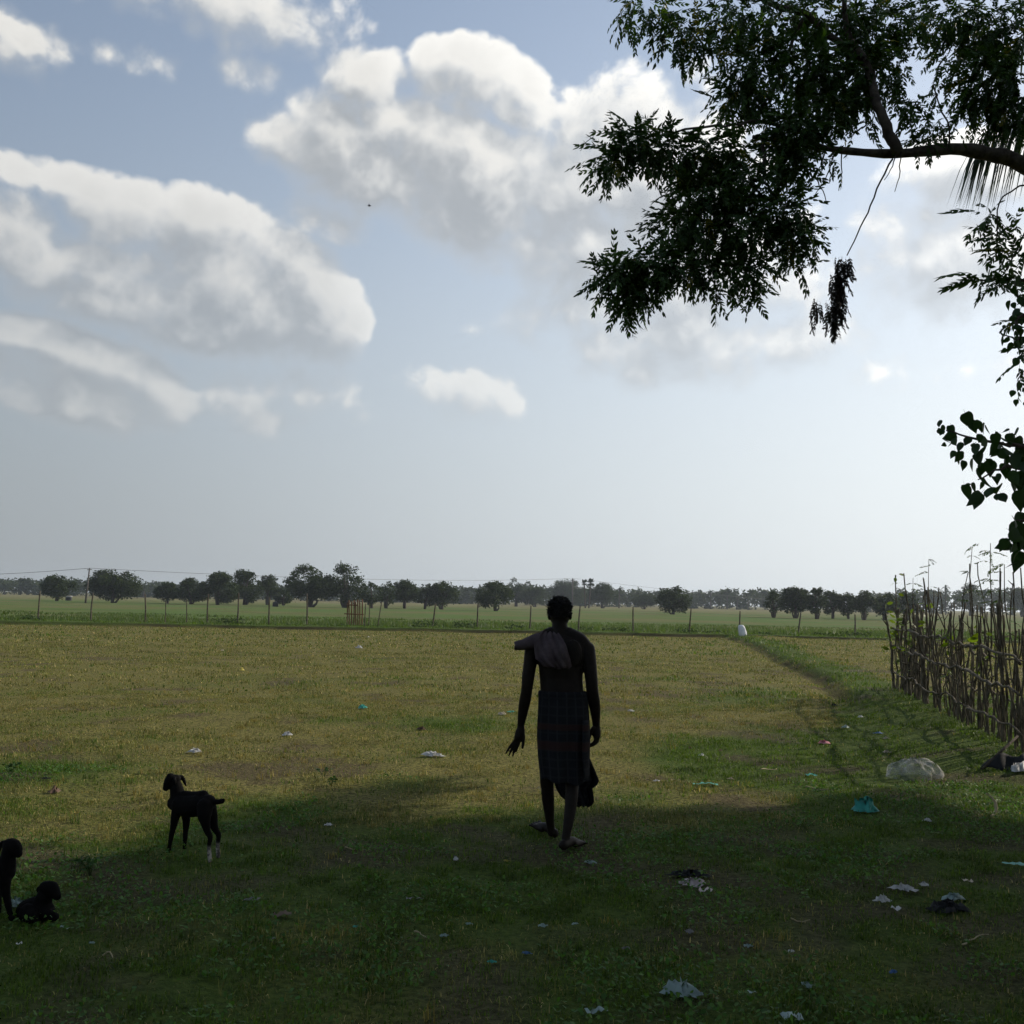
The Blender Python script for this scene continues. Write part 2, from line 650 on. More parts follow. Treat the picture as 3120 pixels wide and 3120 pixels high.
m_ground, t, out = material('ground')
at = t.node('ShaderNodeAttribute', attribute_name='tint')
sp = t.node('ShaderNodeSeparateColor')
t.l.new(at.outputs['Color'], sp.inputs[0])
geo = t.node('ShaderNodeNewGeometry').outputs['Position']
n1 = t.noise(geo, 2.2, 6, 0.6)
n2 = t.noise(geo, 26.0, 5, 0.65)
n3 = t.noise(geo, 0.055, 4, 0.55)
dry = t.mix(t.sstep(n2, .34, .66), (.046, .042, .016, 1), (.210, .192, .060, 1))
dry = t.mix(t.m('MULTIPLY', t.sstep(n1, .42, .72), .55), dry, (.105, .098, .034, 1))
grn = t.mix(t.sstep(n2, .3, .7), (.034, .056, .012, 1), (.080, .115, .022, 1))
soil = t.mix(t.sstep(n2, .3, .7), (.040, .028, .019, 1), (.095, .070, .050, 1))
py = t.node('ShaderNodeSeparateXYZ')
t.l.new(geo, py.inputs[0])
farf = t.sstep(py.outputs[1], 56.0, 70.0)
fgreen = t.mix(t.sstep(n3, .40, .62), (.080, .128, .032, 1), (.118, .120, .046, 1))
fgreen = t.mix(t.m('MULTIPLY', t.sstep(py.outputs[1], 150.0, 330.0), .75), fgreen, (.175, .150, .072, 1))
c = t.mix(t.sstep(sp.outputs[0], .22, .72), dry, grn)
c = t.mix(farf, c, fgreen)
c = t.mix(t.m('MULTIPLY', sp.outputs[1], .8), c, soil)
c = t.mix(sp.outputs[2], c, t.mix(n2, (.020, .018, .010, 1), (.060, .050, .026, 1)))
b = t.node('ShaderNodeBsdfPrincipled')
t.l.new(c, b.inputs['Base Color'])
b.inputs['Roughness'].default_value = 0.95
b.inputs['Specular IOR Level'].default_value = 0.05
bp = t.node('ShaderNodeBump')
bp.inputs['Strength'].default_value = 0.9
bp.inputs['Distance'].default_value = 0.03
t.l.new(n2, bp.inputs['Height'])
t.l.new(bp.outputs[0], b.inputs['Normal'])
t.l.new(b.outputs[0], out.inputs[0])
ground = add_object('ground', me, m_ground)
tag(ground, kind='structure')

# ------------------------------------------------------------------ grass, stubble, weeds (nobody could count them)


def blades(n, x, y, h, wdt, lean, flat, seed, tint):
    """n grass blades as bent two-segment strips; returns V,F4,F3,T"""
    r = np.random.default_rng(seed)
    yaw = r.uniform(0, 2 * np.pi, n)
    lz = r.normal(0, 1, n) * lean + flat
    lz = np.clip(np.abs(lz), 0, 1.5)
    d = np.stack([np.cos(yaw), np.sin(yaw), np.zeros(n)], -1)
    sd = np.stack([-np.sin(yaw), np.cos(yaw), np.zeros(n)], -1)
    up = np.array([0, 0, 1.0])
    base = np.stack([x, y, height(x, y) - 0.004], -1)
    a1 = lz * 0.5
    a2 = np.clip(lz * 1.5, 0, 1.75)
    p1 = base + (d * np.sin(a1)[:, None] + up * np.cos(a1)[:, None]) * (h * 0.55)[:, None]
    p2 = p1 + (d * np.sin(a2)[:, None] + up * np.cos(a2)[:, None]) * (h * 0.45)[:, None]
    hw = (wdt * 0.5)[:, None] * sd
    V = np.stack([base - hw, base + hw, p1 - hw * 0.8, p1 + hw * 0.8, p2], 1).reshape(-1, 3)
    i = np.arange(n)[:, None] * 5
    F4 = i + np.array([[0, 1, 3, 2]])
    F3 = i + np.array([[2, 3, 4]])
    return V, F4, F3, np.repeat(tint, 5, axis=0)


def wedge(n, y0, y1, seed, power=1.0, half=0.56, pad=0.5):
    """points over the seen strip of ground, between depths y0 and y1"""
    r = np.random.default_rng(seed)
    y = y0 + (y1 - y0) * r.uniform(0, 1, n) ** power
    # accept by width so that the density per m2 is even across the row
    wmax = half * y1 + pad
    keep = r.uniform(0, 1, n) * wmax < (half * y + pad)
    y = y[keep]
    x = r.uniform(-1, 1, len(y)) * (half * y + pad)
    return x, y


m_dry = mat_leafy('dry_grass', (1, 1, 1), 0.30, (1.15, 1.1, 0.8), 0.7, 0.15)
m_green = mat_leafy('green_grass', (1, 1, 1), 0.38, (1.25, 1.35, 0.55), 0.55, 0.2)


def field_grass(name, which, bands, mat, label):
    Vs, F4s, F3s, Ts, n0 = [], [], [], [], 0
    for bi, (cnt, y0, y1, hh, ww, lean) in enumerate(bands):
        seed = 100 * (which + 1) + bi
        x, y = wedge(cnt, y0, y1, seed)
        r = np.random.default_rng(seed + 50)
        gq = np.clip(greenness(x, y) + r.normal(0, 0.10, len(x)), 0, 1)
        clump = fbm(x, y, 0.16 if y1 < 15 else 0.5, 40 + which, 2)
        bare = bareness(x, y)
        if which == 0:
            pk = (1 - sm(gq, 0.3, 0.85)) * sm(clump, 0.38, 0.56) * (1 - 0.85 * bare) + 0.06
        else:
            pk = sm(gq, 0.2, 0.8) * sm(clump, 0.40, 0.56) * (1 - 0.9 * bare) + 0.03
        # the dug faces of the bunds stay bare
        by_ = bund_y(x)
        pk = pk * (1 - np.exp(-((y - by_ + 0.08) / 0.18) ** 2))
        k = r.uniform(0, 1, len(x)) < pk
        x, y, gq = x[k], y[k], gq[k]
        n = len(x)
        tall = 0.35 + 1.5 * fbm(x, y, 0.30, 60 + which, 3)
        h = hh * tall * r.uniform(0.55, 1.35, n)
        wd = ww * r.uniform(0.7, 1.3, n)
        u = r.uniform(0, 1, n)[:, None]
        v = r.uniform(0.65, 1.3, n)[:, None]
        if which == 0:
            tint = (np.array([.212, .196, .060]) * u + np.array([.118, .146, .036]) * (1 - u)) * v
            pale = r.uniform(0, 1, n) < 0.09
            tint[pale] = np.array([.42, .34, .15]) * v[pale]
            flat = np.where(r.uniform(0, 1, n) < 0.60, 1.15, 0.35)
        else:
            tint = (np.array([.090, .138, .019]) * u + np.array([.050, .092, .014]) * (1 - u)) * v
            flat = np.where(r.uniform(0, 1, n) < 0.4, 0.9, 0.35)
        tint = tint * (0.42 + 1.15 * fbm(x, y, 0.20 if y1 < 19 else 0.6, 140 + which, 3))[:, None]
        V, A, B, T = blades(n, x, y, h, wd, lean, flat, seed + 9, tint)
        Vs.append(V)
        F4s.append(A + n0)
        F3s.append(B + n0)
        Ts.append(T)
        n0 += len(V)
    me = make_mesh(name, np.concatenate(Vs), [np.concatenate(F4s), np.concatenate(F3s)], np.concatenate(Ts))
    o = add_object(name, me, mat)
    return tag(o, label, 'grass', kind='stuff')


field_grass('dry_grass', 0, [(260000, 3.3, 8.5, .029, .0042, .5), (330000, 8.5, 18.0, .030, .0065, .5),
                             (150000, 18.0, 34.0, .045, .016, .45), (70000, 34.0, 52.4, .05, .035, .45)], m_dry,
            'short dry yellow stubble grass covering the grazed field')
field_grass('green_grass', 1, [(300000, 3.3, 8.5, .028, .0050, .6), (260000, 8.5, 18.0, .034, .0075, .5),
                               (90000, 18.0, 34.0, .06, .018, .5), (120000, 34.0, 60.0, .085, .035, .4)], m_green,
            'short green grass in patches on field, banks and shaded foreground')

# low broad-leaved weeds in the shade: small leaf pairs
nw = 90000
x, y = wedge(nw, 3.4, 10.0, 901)
r = np.random.default_rng(902)
pk = sm(fbm(x, y, 0.55, 71, 4), 0.50, 0.64) * sm(greenness(x, y), 0.35, 0.75)
k = r.uniform(0, 1, len(x)) < pk
x, y = x[k], y[k]
n = len(x)
leafV = np.array([(0, 0, 0), (.35, .28, .05), (.75, .26, .08), (1.0, 0, .03), (.75, -.26, .08), (.35, -.28, .05)])
leafF4 = np.array([(0, 1, 2, 3), (0, 3, 4, 5)])
size = r.uniform(.014, .032, n)
M = rot_euler(r.normal(0, .35, n), r.normal(-.35, .4, n), r.uniform(0, 6.283, n)) * size[:, None, None]
pos = np.stack([x, y, height(x, y) + r.uniform(.008, .05, n)], -1)
u = r.uniform(0, 1, n)[:, None]
V, F, T = scatter(leafV, leafF4, pos, M, (np.array([.045, .115, .024]) * u + np.array([.085, .165, .030]) * (1 - u)) * r.uniform(.7, 1.3, n)[:, None])
o = add_object('low_weeds', make_mesh('low_weeds', V, F, T), m_green)
tag(o, 'tiny round-leaved weeds carpeting the shaded ground', 'weeds', kind='stuff')

# loose tufts that the goats have left standing
r = np.random.default_rng(930)
cx_, cy_ = wedge(2600, 3.5, 20.0, 931)
k = fbm(cx_, cy_, 2.0, 95, 3) > .44
cx_, cy_ = cx_[k], cy_[k]
per = 16
x = np.repeat(cx_, per) + r.normal(0, .028, len(cx_) * per)
y = np.repeat(cy_, per) + r.normal(0, .028, len(cx_) * per)
n = len(x)
gq = np.repeat(np.clip(greenness(cx_, cy_) + r.normal(0, .22, len(cx_)), 0, 1), per)
dryc = np.array([.25, .205, .055]) * r.uniform(.5, 1.35, n)[:, None]
grnc = np.array([.070, .125, .020]) * r.uniform(.5, 1.35, n)[:, None]
tint = np.where((gq > .45)[:, None], grnc, dryc)
hs_ = np.repeat(r.uniform(.035, .085, len(cx_)), per) * r.uniform(.5, 1.2, n)
V, A, B, T = blades(n, x, y, hs_, r.uniform(.003, .006, n), .55, np.full(n, .3), 932, tint)
o = add_object('grass_tufts', make_mesh('grass_tufts', V, [A, B], T), m_dry)
tag(o, 'scattered taller tufts of dry and green grass on the grazed field', 'grass', kind='stuff')

# taller green growth behind the far bund
n = 60000
r = np.random.default_rng(911)
y = r.uniform(55.2, 82, n)
x = r.uniform(-1, 1, n) * (0.56 * y)
pk = sm(fbm(x, y, 3.0, 81, 4), .36, .58)
k = r.uniform(0, 1, n) < pk
x, y = x[k], y[k]
n = len(x)
u = r.uniform(0, 1, n)[:, None]
V, A, B, T = blades(n, x, y, r.uniform(.10, .30, n) * (1.1 - .5 * sm(y, 60, 80)), r.uniform(.03, .06, n), .4, np.full(n, .3), 912,
                    (np.array([.06, .105, .026]) * u + np.array([.09, .12, .036]) * (1 - u)) * r.uniform(.7, 1.2, n)[:, None])
o = add_object('paddy_grass', make_mesh('paddy_grass', V, [A, B], T), m_green)
tag(o, 'taller green grass growing beyond the earth bund', 'grass', kind='stuff')

# ------------------------------------------------------------------ trees that frame the view
K = PX / 1932.0


def dpt(x, y, depth):
    """point seen at (x, y) of the 1932 px view, at that depth along +Y"""
    return at_depth(x * K, y * K, depth)


m_bark = mat_plain('bark', (.035, .026, .020), (.085, .068, .052), 16, .9, .6)
m_neem = mat_leafy('neem_leaf', (1, 1, 1), .22, (1.5, 1.6, .4), .55, .2)
m_broad = mat_leafy('broad_leaf', (1, 1, 1), .20, (1.4, 1.6, .4), .5, .2)


def leaflet(seg=4, length=1.0, width=.24, curve=.28):
    """sickle-shaped leaflet along +x, curving to -y"""
    V, F = [], []
    for i in range(seg + 1):
        u = i / seg
        w_ = width * .5 * math.sin(math.pi * min(1, .08 + u * .95)) ** .8 * (1 - .42 * u) * 1.4
        cx = length * u
        cy = -curve * length * u * u
        if i == seg:
            V.append((cx, cy, 0))
        else:
            V += [(cx, cy + w_, .02 * length), (cx, cy - w_, .02 * length)]
    for i in range(seg - 1):
        a = 2 * i
        F.append((a, a + 2, a + 3, a + 1))
    a = 2 * (seg - 1)
    F.append((a, a + 2, a + 1, a + 1))
    F4 = np.array(F[:-1])
    F3 = np.array([(a, a + 2, a + 1)])
    return np.array(V), F4, F3


def compound_leaf(seed, n_pairs=7, length=.26, lf=.054, seg=4, width=.36):
    """pinnate leaf: rachis along +x bending to -z, leaflet pairs"""
    r = np.random.default_rng(seed)
    lv, l4, l3 = leaflet(seg, 1.0, width, .30)
    Vs, A, B, n0 = [], [], [], 0

    def rach(u):
        return np.array([length * u * (1 - .12 * u), .02 * length * math.sin(3 * u + seed), -length * .38 * u ** 1.8])
    # rachis as a thin strip
    rv = []
    for i in range(6):
        p = rach(i / 5)
        rv += [p + (0, .0012, 0), p - (0, .0012, 0)]
    Vs.append(np.array(rv))
    A.append(np.array([(2 * i, 2 * i + 2, 2 * i + 3, 2 * i + 1) for i in range(5)]))
    n0 = len(rv)
    items = []
    for i in range(n_pairs):
        u = .16 + .80 * i / (n_pairs - 1) if n_pairs > 1 else .6
        for sd in (1, -1):
            items.append((u + r.normal(0, .02), sd, 1.05 + r.normal(0, .15)))
    items.append((1.0, 1, .1))
    for u, sd, ang in items:
        p = rach(min(u, 1.0))
        s = lf * r.uniform(.8, 1.15) * (1.0 - .35 * abs(u - .5))
        Lv = lv.copy()
        if sd < 0:
            Lv[:, 1] *= -1
        M = rot_euler(np.array([r.normal(0, .35)]), np.array([.15 + .6 * u + r.normal(0, .2)]), np.array([sd * ang]))[0]
        Vs.append((Lv * s) @ M.T + p)
        A.append(l4 + n0)
        B.append(l3 + n0)
        n0 += len(Lv)
    return np.concatenate(Vs), np.concatenate(A), np.concatenate(B)


LEAVES = [compound_leaf(s, n_pairs=6 + s % 3) for s in range(5)]
BIGLEAVES = [compound_leaf(20 + s, n_pairs=4, length=.34, lf=.12, seg=2, width=.36) for s in range(3)]


def frame_dirs(d, roll):
    """matrices whose x axis is d; roll about it"""
    d = d / np.linalg.norm(d, axis=1)[:, None]
    up = np.tile(np.array([0, 0, 1.0]), (len(d), 1))
    y = np.cross(up, d)
    nrm = np.linalg.norm(y, axis=1)
    y[nrm < 1e-3] = (0, 1, 0)
    y /= np.linalg.norm(y, axis=1)[:, None]
    z = np.cross(d, y)
    c, s = np.cos(roll)[:, None], np.sin(roll)[:, None]
    return np.stack([d, y * c + z * s, z * c - y * s], -1)


def leaves_mesh(name, pos, dirs, scale, protos, seed, c1=(.022, .052, .014), c2=(.045, .085, .020), yellow=.02):
    r = np.random.default_rng(seed)
    n = len(pos)
    which = r.integers(0, len(protos), n)
    Vs, A, B, T, n0 = [], [], [], [], 0
    u = r.uniform(0, 1, n)[:, None]
    tint = (np.array(c1) * u + np.array(c2) * (1 - u)) * r.uniform(.7, 1.25, n)[:, None]
    yl = r.uniform(0, 1, n) < yellow
    tint[yl] = np.array([.16, .15, .02]) * r.uniform(.6, 1.2, yl.sum())[:, None]
    M = frame_dirs(dirs, r.normal(0, .45, n)) * scale[:, None, None]
    for k in range(len(protos)):
        sel = which == k
        if not sel.any():
            continue
        bV, b4, b3 = protos[k]
        V, F, t_ = scatter(bV, b4, pos[sel], M[sel], tint[sel])
        F3 = (b3[None] + (np.arange(sel.sum()) * len(bV))[:, None, None]).reshape(-1, 3)
        Vs.append(V)
        A.append(F + n0)
        B.append(F3 + n0)
        T.append(t_)
        n0 += len(V)
    return make_mesh(name, np.concatenate(Vs), [np.concatenate(A), np.concatenate(B)], np.concatenate(T))


# --- the neem: limb, twigs, crown. Clumps (x, y, rx, ry in the 1932 view; depth; leaves)
CLUMPS = [
    (1230, 25, 75, 40, 6.9, 60), (1300, 70, 60, 55, 6.9, 70), (1420, 30, 110, 60, 7.0, 150), (1560, 40, 110, 70, 7.2, 170),
    (1420, 120, 75, 60, 6.8, 130), (1400, 185, 60, 38, 6.8, 80), (1530, 130, 80, 70, 7.0, 140), (1620, 140, 75, 80, 7.1, 150),
    (1540, 215, 70, 60, 6.9, 110), (1640, 60, 70, 70, 7.3, 110), (1500, 250, 60, 55, 6.7, 120), (1480, 300, 60, 50, 6.7, 100),
    (1590, 180, 50, 40, 7.0, 55), (1200, 265, 60, 36, 6.4, 66), (1150, 300, 36, 42, 6.4, 44), (1270, 285, 62, 42, 6.5, 84),
    (1350, 290, 70, 48, 6.6, 100), (1400, 340, 80, 50, 6.6, 100), (1320, 370, 75, 45, 6.5, 100), (1290, 430, 70, 50, 6.4, 110),
    (1380, 430, 80, 60, 6.5, 130), (1470, 400, 70, 45, 6.6, 100), (1500, 450, 55, 45, 6.6, 80), (1220, 500, 62, 40, 6.3, 90),
    (1160, 520, 48, 36, 6.3, 66), (1190, 565, 40, 34, 6.3, 46), (1310, 500, 70, 42, 6.4, 90), (1400, 510, 60, 34, 6.5, 60),
    (1425, 555, 15, 24, 6.5, 9), (1345, 552, 22, 20, 6.4, 11), (1510, 505, 12, 22, 6.6, 7), (1715, 40, 60, 45, 7.4, 46), (1690, 130, 36, 60, 7.2, 40),
    (1800, 30, 80, 50, 7.6, 120), (1880, 60, 80, 75, 7.4, 190), (1870, 150, 70, 60, 7.2, 150), (1910, 210, 45, 45, 7.2, 90),
    (1800, 110, 45, 50, 7.5, 36), (1720, 195, 40, 30, 7.0, 20), (1765, 235, 45, 40, 7.0, 26), (1735, 268, 36, 14, 7.0, 12),
    (1605, 245, 20, 26, 6.9, 8), (1640, 235, 16, 24, 6.9, 6), (1560, 310, 26, 22, 6.8, 9), (1850, 205, 45, 35, 7.3, 40),
    (1870, 410, 42, 30, 5.2, 11), (1880, 460, 42, 34, 5.2, 14), (1850, 525, 34, 26, 5.0, 8), (1905, 530, 34, 34, 5.0, 10), (1920, 480, 22, 40, 5.1, 9), (1918, 600, 16, 36, 4.9, 8), (1925, 680, 12, 40, 4.9, 8),
]
pos, dirs, scl = [], [], []
r = np.random.default_rng(31)
clump_c = []
for (cx, cy, rx, ry, dep, cnt) in CLUMPS:
    cpt = dpt(cx, cy, dep)
    clump_c.append(cpt)
    sx_, sz_ = rx * K * dep / FPX, ry * K * dep / FPX
    sy = .5 * (sx_ + sz_) * 1.1
    cnt = int(cnt * 1.1)
    u = r.normal(0, 1, (cnt, 3))
    u /= np.linalg.norm(u, axis=1)[:, None]
    rad = r.uniform(0, 1, cnt) ** .42
    q = u * rad[:, None] * np.array([sx_, sy, sz_])
    d = u * 1.0 + np.array([-.1, 0, -.22]) + r.normal(0, .45, (cnt, 3))
    # leaf bases sit inward, so that the tips reach the outline
    pos.append(cpt + q * .92 - d / np.linalg.norm(d, axis=1)[:, None] * .06)
    dirs.append(d)
    scl.append(r.uniform(.62, 1.0, cnt) * (.92 if dep > 6 else .85))
neem = thing('neem_tree', 'tall neem tree reaching a dark leafy limb across the top of the sky', 'tree', (9.0, 8.2, 0))
NB = np.array(neem.location)
crown_near = leaves_mesh('crown', np.concatenate(pos) - NB, np.concatenate(dirs), np.concatenate(scl), LEAVES, 41)
add_object('crown', crown_near, m_neem, neem)['kind'] = 'stuff'

limb = spline([dpt(1420, 258, 6.75), dpt(1530, 275, 6.8), dpt(1600, 285, 6.85), dpt(1690, 290, 6.95), dpt(1800, 281, 7.05),
               dpt(1870, 292, 7.15), dpt(1932, 312, 7.25), (4.6, 7.4, 4.35), (6.2, 7.7, 3.9), (8.2, 8.1, 3.3), (8.9, 8.2, 2.9)], 44) - NB
lr = np.interp(np.linspace(0, 1, 44), [0, .15, .3, .45, .6, 1], [.012, .021, .031, .047, .058, .11]) * (1 + .08 * np.sin(np.arange(44) * 1.7))
mb = MB()
mb.tube(limb, lr, 12)
mb.build('limb', m_bark, neem, smooth=True)
mb = MB()
mb.tube(spline([(0, 0, -.1), (.05, .02, 1.2), (-.05, 0, 2.6), (.3, .1, 4.2), (.9, .2, 6.2), (1.3, .1, 7.6)], 24),
        np.interp(np.linspace(0, 1, 24), [0, .12, .5, 1], [.34, .26, .20, .05]) * (1 + .05 * np.sin(np.arange(24) * 2.1)), 14)
mb.build('trunk', m_bark, neem, smooth=True)


def branch(pts, r0, r1, n=18, wob=.006, sides=7, parent=neem, base=NB, name='branch', mat=None, seed=1):
    rr = np.random.default_rng(seed)
    P = spline(pts, n) - base
    P[1:-1] += rr.normal(0, wob, (n - 2, 3))
    b_ = MB()
    b_.tube(P, np.linspace(r0, r1, n), sides)
    return b_.build(name, mat or m_bark, parent, smooth=True)


branch([dpt(1694, 288, 6.85), dpt(1672, 232, 6.82), dpt(1652, 190, 6.85), dpt(1640, 130, 6.95), dpt(1600, 60, 7.05), dpt(1590, -40, 7.1)], .040, .016, seed=2)
branch([dpt(1682, 292, 6.94), dpt(1668, 235, 6.9), dpt(1655, 185, 6.9), dpt(1650, 130, 6.9)], .010, .006, seed=3)
branch([dpt(1428, 228, 6.75), dpt(1380, 236, 6.7), dpt(1300, 243, 6.6), dpt(1215, 262, 6.45), dpt(1150, 280, 6.4)], .011, .004, wob=.004, seed=4)
branch([dpt(1428, 228, 6.75), dpt(1490, 240, 6.8), dpt(1540, 268, 6.8)], .012, .014, seed=5)
branch([dpt(1400, -20, 7.0), dpt(1470, 12, 7.0), dpt(1520, 26, 7.02), dpt(1575, 75, 7.05), dpt(1640, 130, 7.0)], .020, .026, seed=6)
branch([dpt(1520, 26, 7.02), dpt(1490, 90, 7.0), dpt(1470, 150, 6.9), dpt(1425, 225, 6.75)], .013, .009, seed=7)
branch([dpt(1440, 262, 6.75), dpt(1440, 330, 6.6), dpt(1390, 400, 6.5), dpt(1290, 460, 6.4), dpt(1190, 520, 6.3)], .013, .004, seed=8)
branch([dpt(1400, 390, 6.55), dpt(1440, 440, 6.55), dpt(1500, 470, 6.6)], .008, .004, seed=9)
for k_, (a, b_) in enumerate([((1575, 300), (1535, 372)), ((1556, 300), (1522, 350)), ((1588, 300), (1582, 360)), ((1700, 297), (1688, 362)), ((1690, 297), (1668, 340)), ((1540, 345), (1560, 385))]):
    branch([dpt(a[0], a[1] - 10, 6.85), dpt((a[0] + b_[0]) / 2 + 3, (a[1] + b_[1]) / 2, 6.8), dpt(b_[0], b_[1], 6.8)], .0045, .0022, n=8, wob=.003, seed=20 + k_, name='twig')
branch([dpt(1940, 345, 5.3), dpt(1910, 360, 5.25), dpt(1885, 385, 5.2), dpt(1880, 460, 5.2)], .005, .003, n=12, wob=.002, seed=30, name='twig')
branch([dpt(1938, 430, 5.1), dpt(1915, 480, 5.1), dpt(1890, 520, 5.05), dpt(1850, 530, 5.0)], .005, .003, n=12, wob=.002, seed=31, name='twig')
branch([dpt(1760, 160, 7.2), dpt(1772, 200, 7.1), dpt(1790, 240, 7.05), dpt(1792, 285, 7.05)], .005, .007, n=10, seed=32, name='twig')
branch([dpt(1120, 258, 6.4), dpt(1105, 270, 6.4), dpt(1095, 285, 6.4)], .0025, .0015, n=6, wob=.002, seed=33, name='twig')

# the withered spray that hangs from the limb on a thin twig
branch([dpt(1684, 300, 6.9), dpt(1660, 345, 6.88), dpt(1640, 395, 6.86), dpt(1618, 440, 6.85), dpt(1598, 482, 6.85)], .0065, .0038, n=14, wob=.004, seed=34, name='twig')
r = np.random.default_rng(55)
wp, wd_ = [], []
for (cx, cy, rx, ry, cnt) in [(1592, 496, 12, 18, 34), (1584, 535, 16, 26, 56), (1577, 578, 17, 24, 50), (1545, 575, 10, 20, 8), (1533, 600, 6, 12, 5), (1572, 605, 10, 10, 8)]:
    cpt = dpt(cx, cy, 6.85)
    q = r.normal(0, .5, (cnt, 3)) * np.array([rx, rx, ry]) * K * 6.85 / FPX
    wp.append(cpt + q)
    wd_.append(np.array([-.12, 0, -1.0]) + r.normal(0, .22, (cnt, 3)))
wp, wd_ = np.concatenate(wp), np.concatenate(wd_)
dead = leaves_mesh('withered_leaves', wp - NB, wd_, r.uniform(.36, .60, len(wp)), LEAVES, 56, (.012, .009, .006), (.024, .018, .011), 0)
o = add_object('withered_leaves', dead, m_neem, neem)
o['label'] = 'brown withered spray hanging on a thin twig'
o['kind'] = 'stuff'

# the rest of the neem's crown and its neighbour, to the right of the view; they shade the foreground
SHADE = np.array([(-4.2, 3.4), (-2.75, 5.5), (-2.5, 6.3), (-2.15, 7.8), (-1.5, 8.9), (-.85, 9.75), (-.55, 9.3), (-.95, 8.2), (-.75, 7.4),
                  (.1, 8.35), (.9, 8.55), (1.7, 8.45), (2.3, 8.9), (2.75, 9.6), (3.05, 9.4), (3.2, 8.2), (4.0, 7.65), (5.5, 7.5), (7.5, 7.5), (7.5, -9), (-9, -9), (-9, 3.0)])


def in_poly(x, y, P):
    ins = np.zeros(len(x), bool)
    j = len(P) - 1
    for i in range(len(P)):
        xi, yi, xj, yj = P[i][0], P[i][1], P[j][0], P[j][1]
        c_ = ((yi > y) != (yj > y)) & (x < (xj - xi) * (y - yi) / (yj - yi + 1e-12) + xi)
        ins ^= c_
        j = i
    return ins


SH = np.array([-SUN[0] / SUN[2], -SUN[1] / SUN[2]])


def crown_points(n, cen, rad, seed, bounded=True):
    r = np.random.default_rng(seed)
    u = r.normal(0, 1, (n, 3))
    u /= np.linalg.norm(u, axis=1)[:, None]
    q = u * (r.uniform(0, 1, n) ** .45)[:, None] * np.array(rad) + np.array(cen)
    # foliage in clumps with gaps between
    lump = np.sin(q[:, 0] * 2.1 + 1) * np.sin(q[:, 1] * 2.3 + 2) * np.sin(q[:, 2] * 2.9)
    keep = lump > -.55
    sh = q[:, :2] + SH[None] * q[:, 2:3]
    jit = r.normal(0, .06, (n, 2))
    if bounded:
        keep &= in_poly(sh[:, 0] + jit[:, 0], sh[:, 1] + jit[:, 1], SHADE)
        for ox, oy in ((.22, 0), (-.22, 0), (0, .22), (0, -.22)):
            keep &= in_poly(sh[:, 0] + ox, sh[:, 1] + oy, SHADE)
    # nothing of it stands in the photographed view
    inview = (q[:, 0] < .4875 * q[:, 1] * 1.03 + .45) & (q[:, 2] < CAM_H + .62 * q[:, 1] + .3) & (q[:, 1] > 0)
    keep &= ~inview
    return q[keep], u[keep]


q, u = crown_points(26000, (10.5, 7.5, 6.3), (5.6, 8.5, 2.1), 61)
add_object('crown', leaves_mesh('crown', q - NB, u + np.random.default_rng(1).normal(0, .6, u.shape) + (0, 0, -.4),
           np.random.default_rng(2).uniform(.8, 1.4, len(q)), BIGLEAVES, 62), m_neem, neem)['kind'] = 'stuff'
q, u = crown_points(9000, (2.5, -2.5, 5.4), (7.0, 4.5, 1.7), 65, False)  # unseen extra foliage over and behind the camera, added to darken the foreground
add_object('crown', leaves_mesh('crown', q - NB, u + np.random.default_rng(5).normal(0, .6, u.shape) + (0, 0, -.4),
           np.random.default_rng(6).uniform(.9, 1.5, len(q)), BIGLEAVES, 66), m_neem, neem)['kind'] = 'stuff'
rain = thing('rain_tree', 'broad shade tree beyond the stick fence outside the view', 'tree', (14.0, 13.5, 0))
q, u = crown_points(26000, (13.0, 13.0, 6.2), (5.2, 5.0, 2.4), 63)
RB = np.array(rain.location)
add_object('crown', leaves_mesh('crown', q - RB, u + np.random.default_rng(3).normal(0, .6, u.shape) + (0, 0, -.4),
           np.random.default_rng(4).uniform(.8, 1.4, len(q)), BIGLEAVES, 64), m_neem, rain)['kind'] = 'stuff'
mb = MB()
mb.tube(spline([(0, 0, -.1), (.1, 0, 2), (-.2, -.1, 4), (-.6, -.3, 6.5)], 16), np.linspace(.3, .08, 16), 12)
mb.build('trunk', m_bark, rain, smooth=True)

# --- coconut palm: one frond droops into the view behind the limb
palm = thing('coconut_palm', 'coconut palm whose feathery frond hangs behind the neem limb', 'palm', (7.6, 9.6, 0))
PB = np.array(palm.location)
m_frond = mat_leafy('frond', (1, 1, 1), .25, (1.4, 1.5, .5), .45, .3)
mb = MB()
zz = np.linspace(-.1, 6.4, 40)
mb.tube(np.stack([.25 * np.sin(zz * .3), .1 * np.cos(zz * .4), zz], -1), .13 + .012 * (np.arange(40) % 2) + .06 * np.exp(-zz * 2), 12)
mb.build('trunk', m_bark, palm, smooth=True)


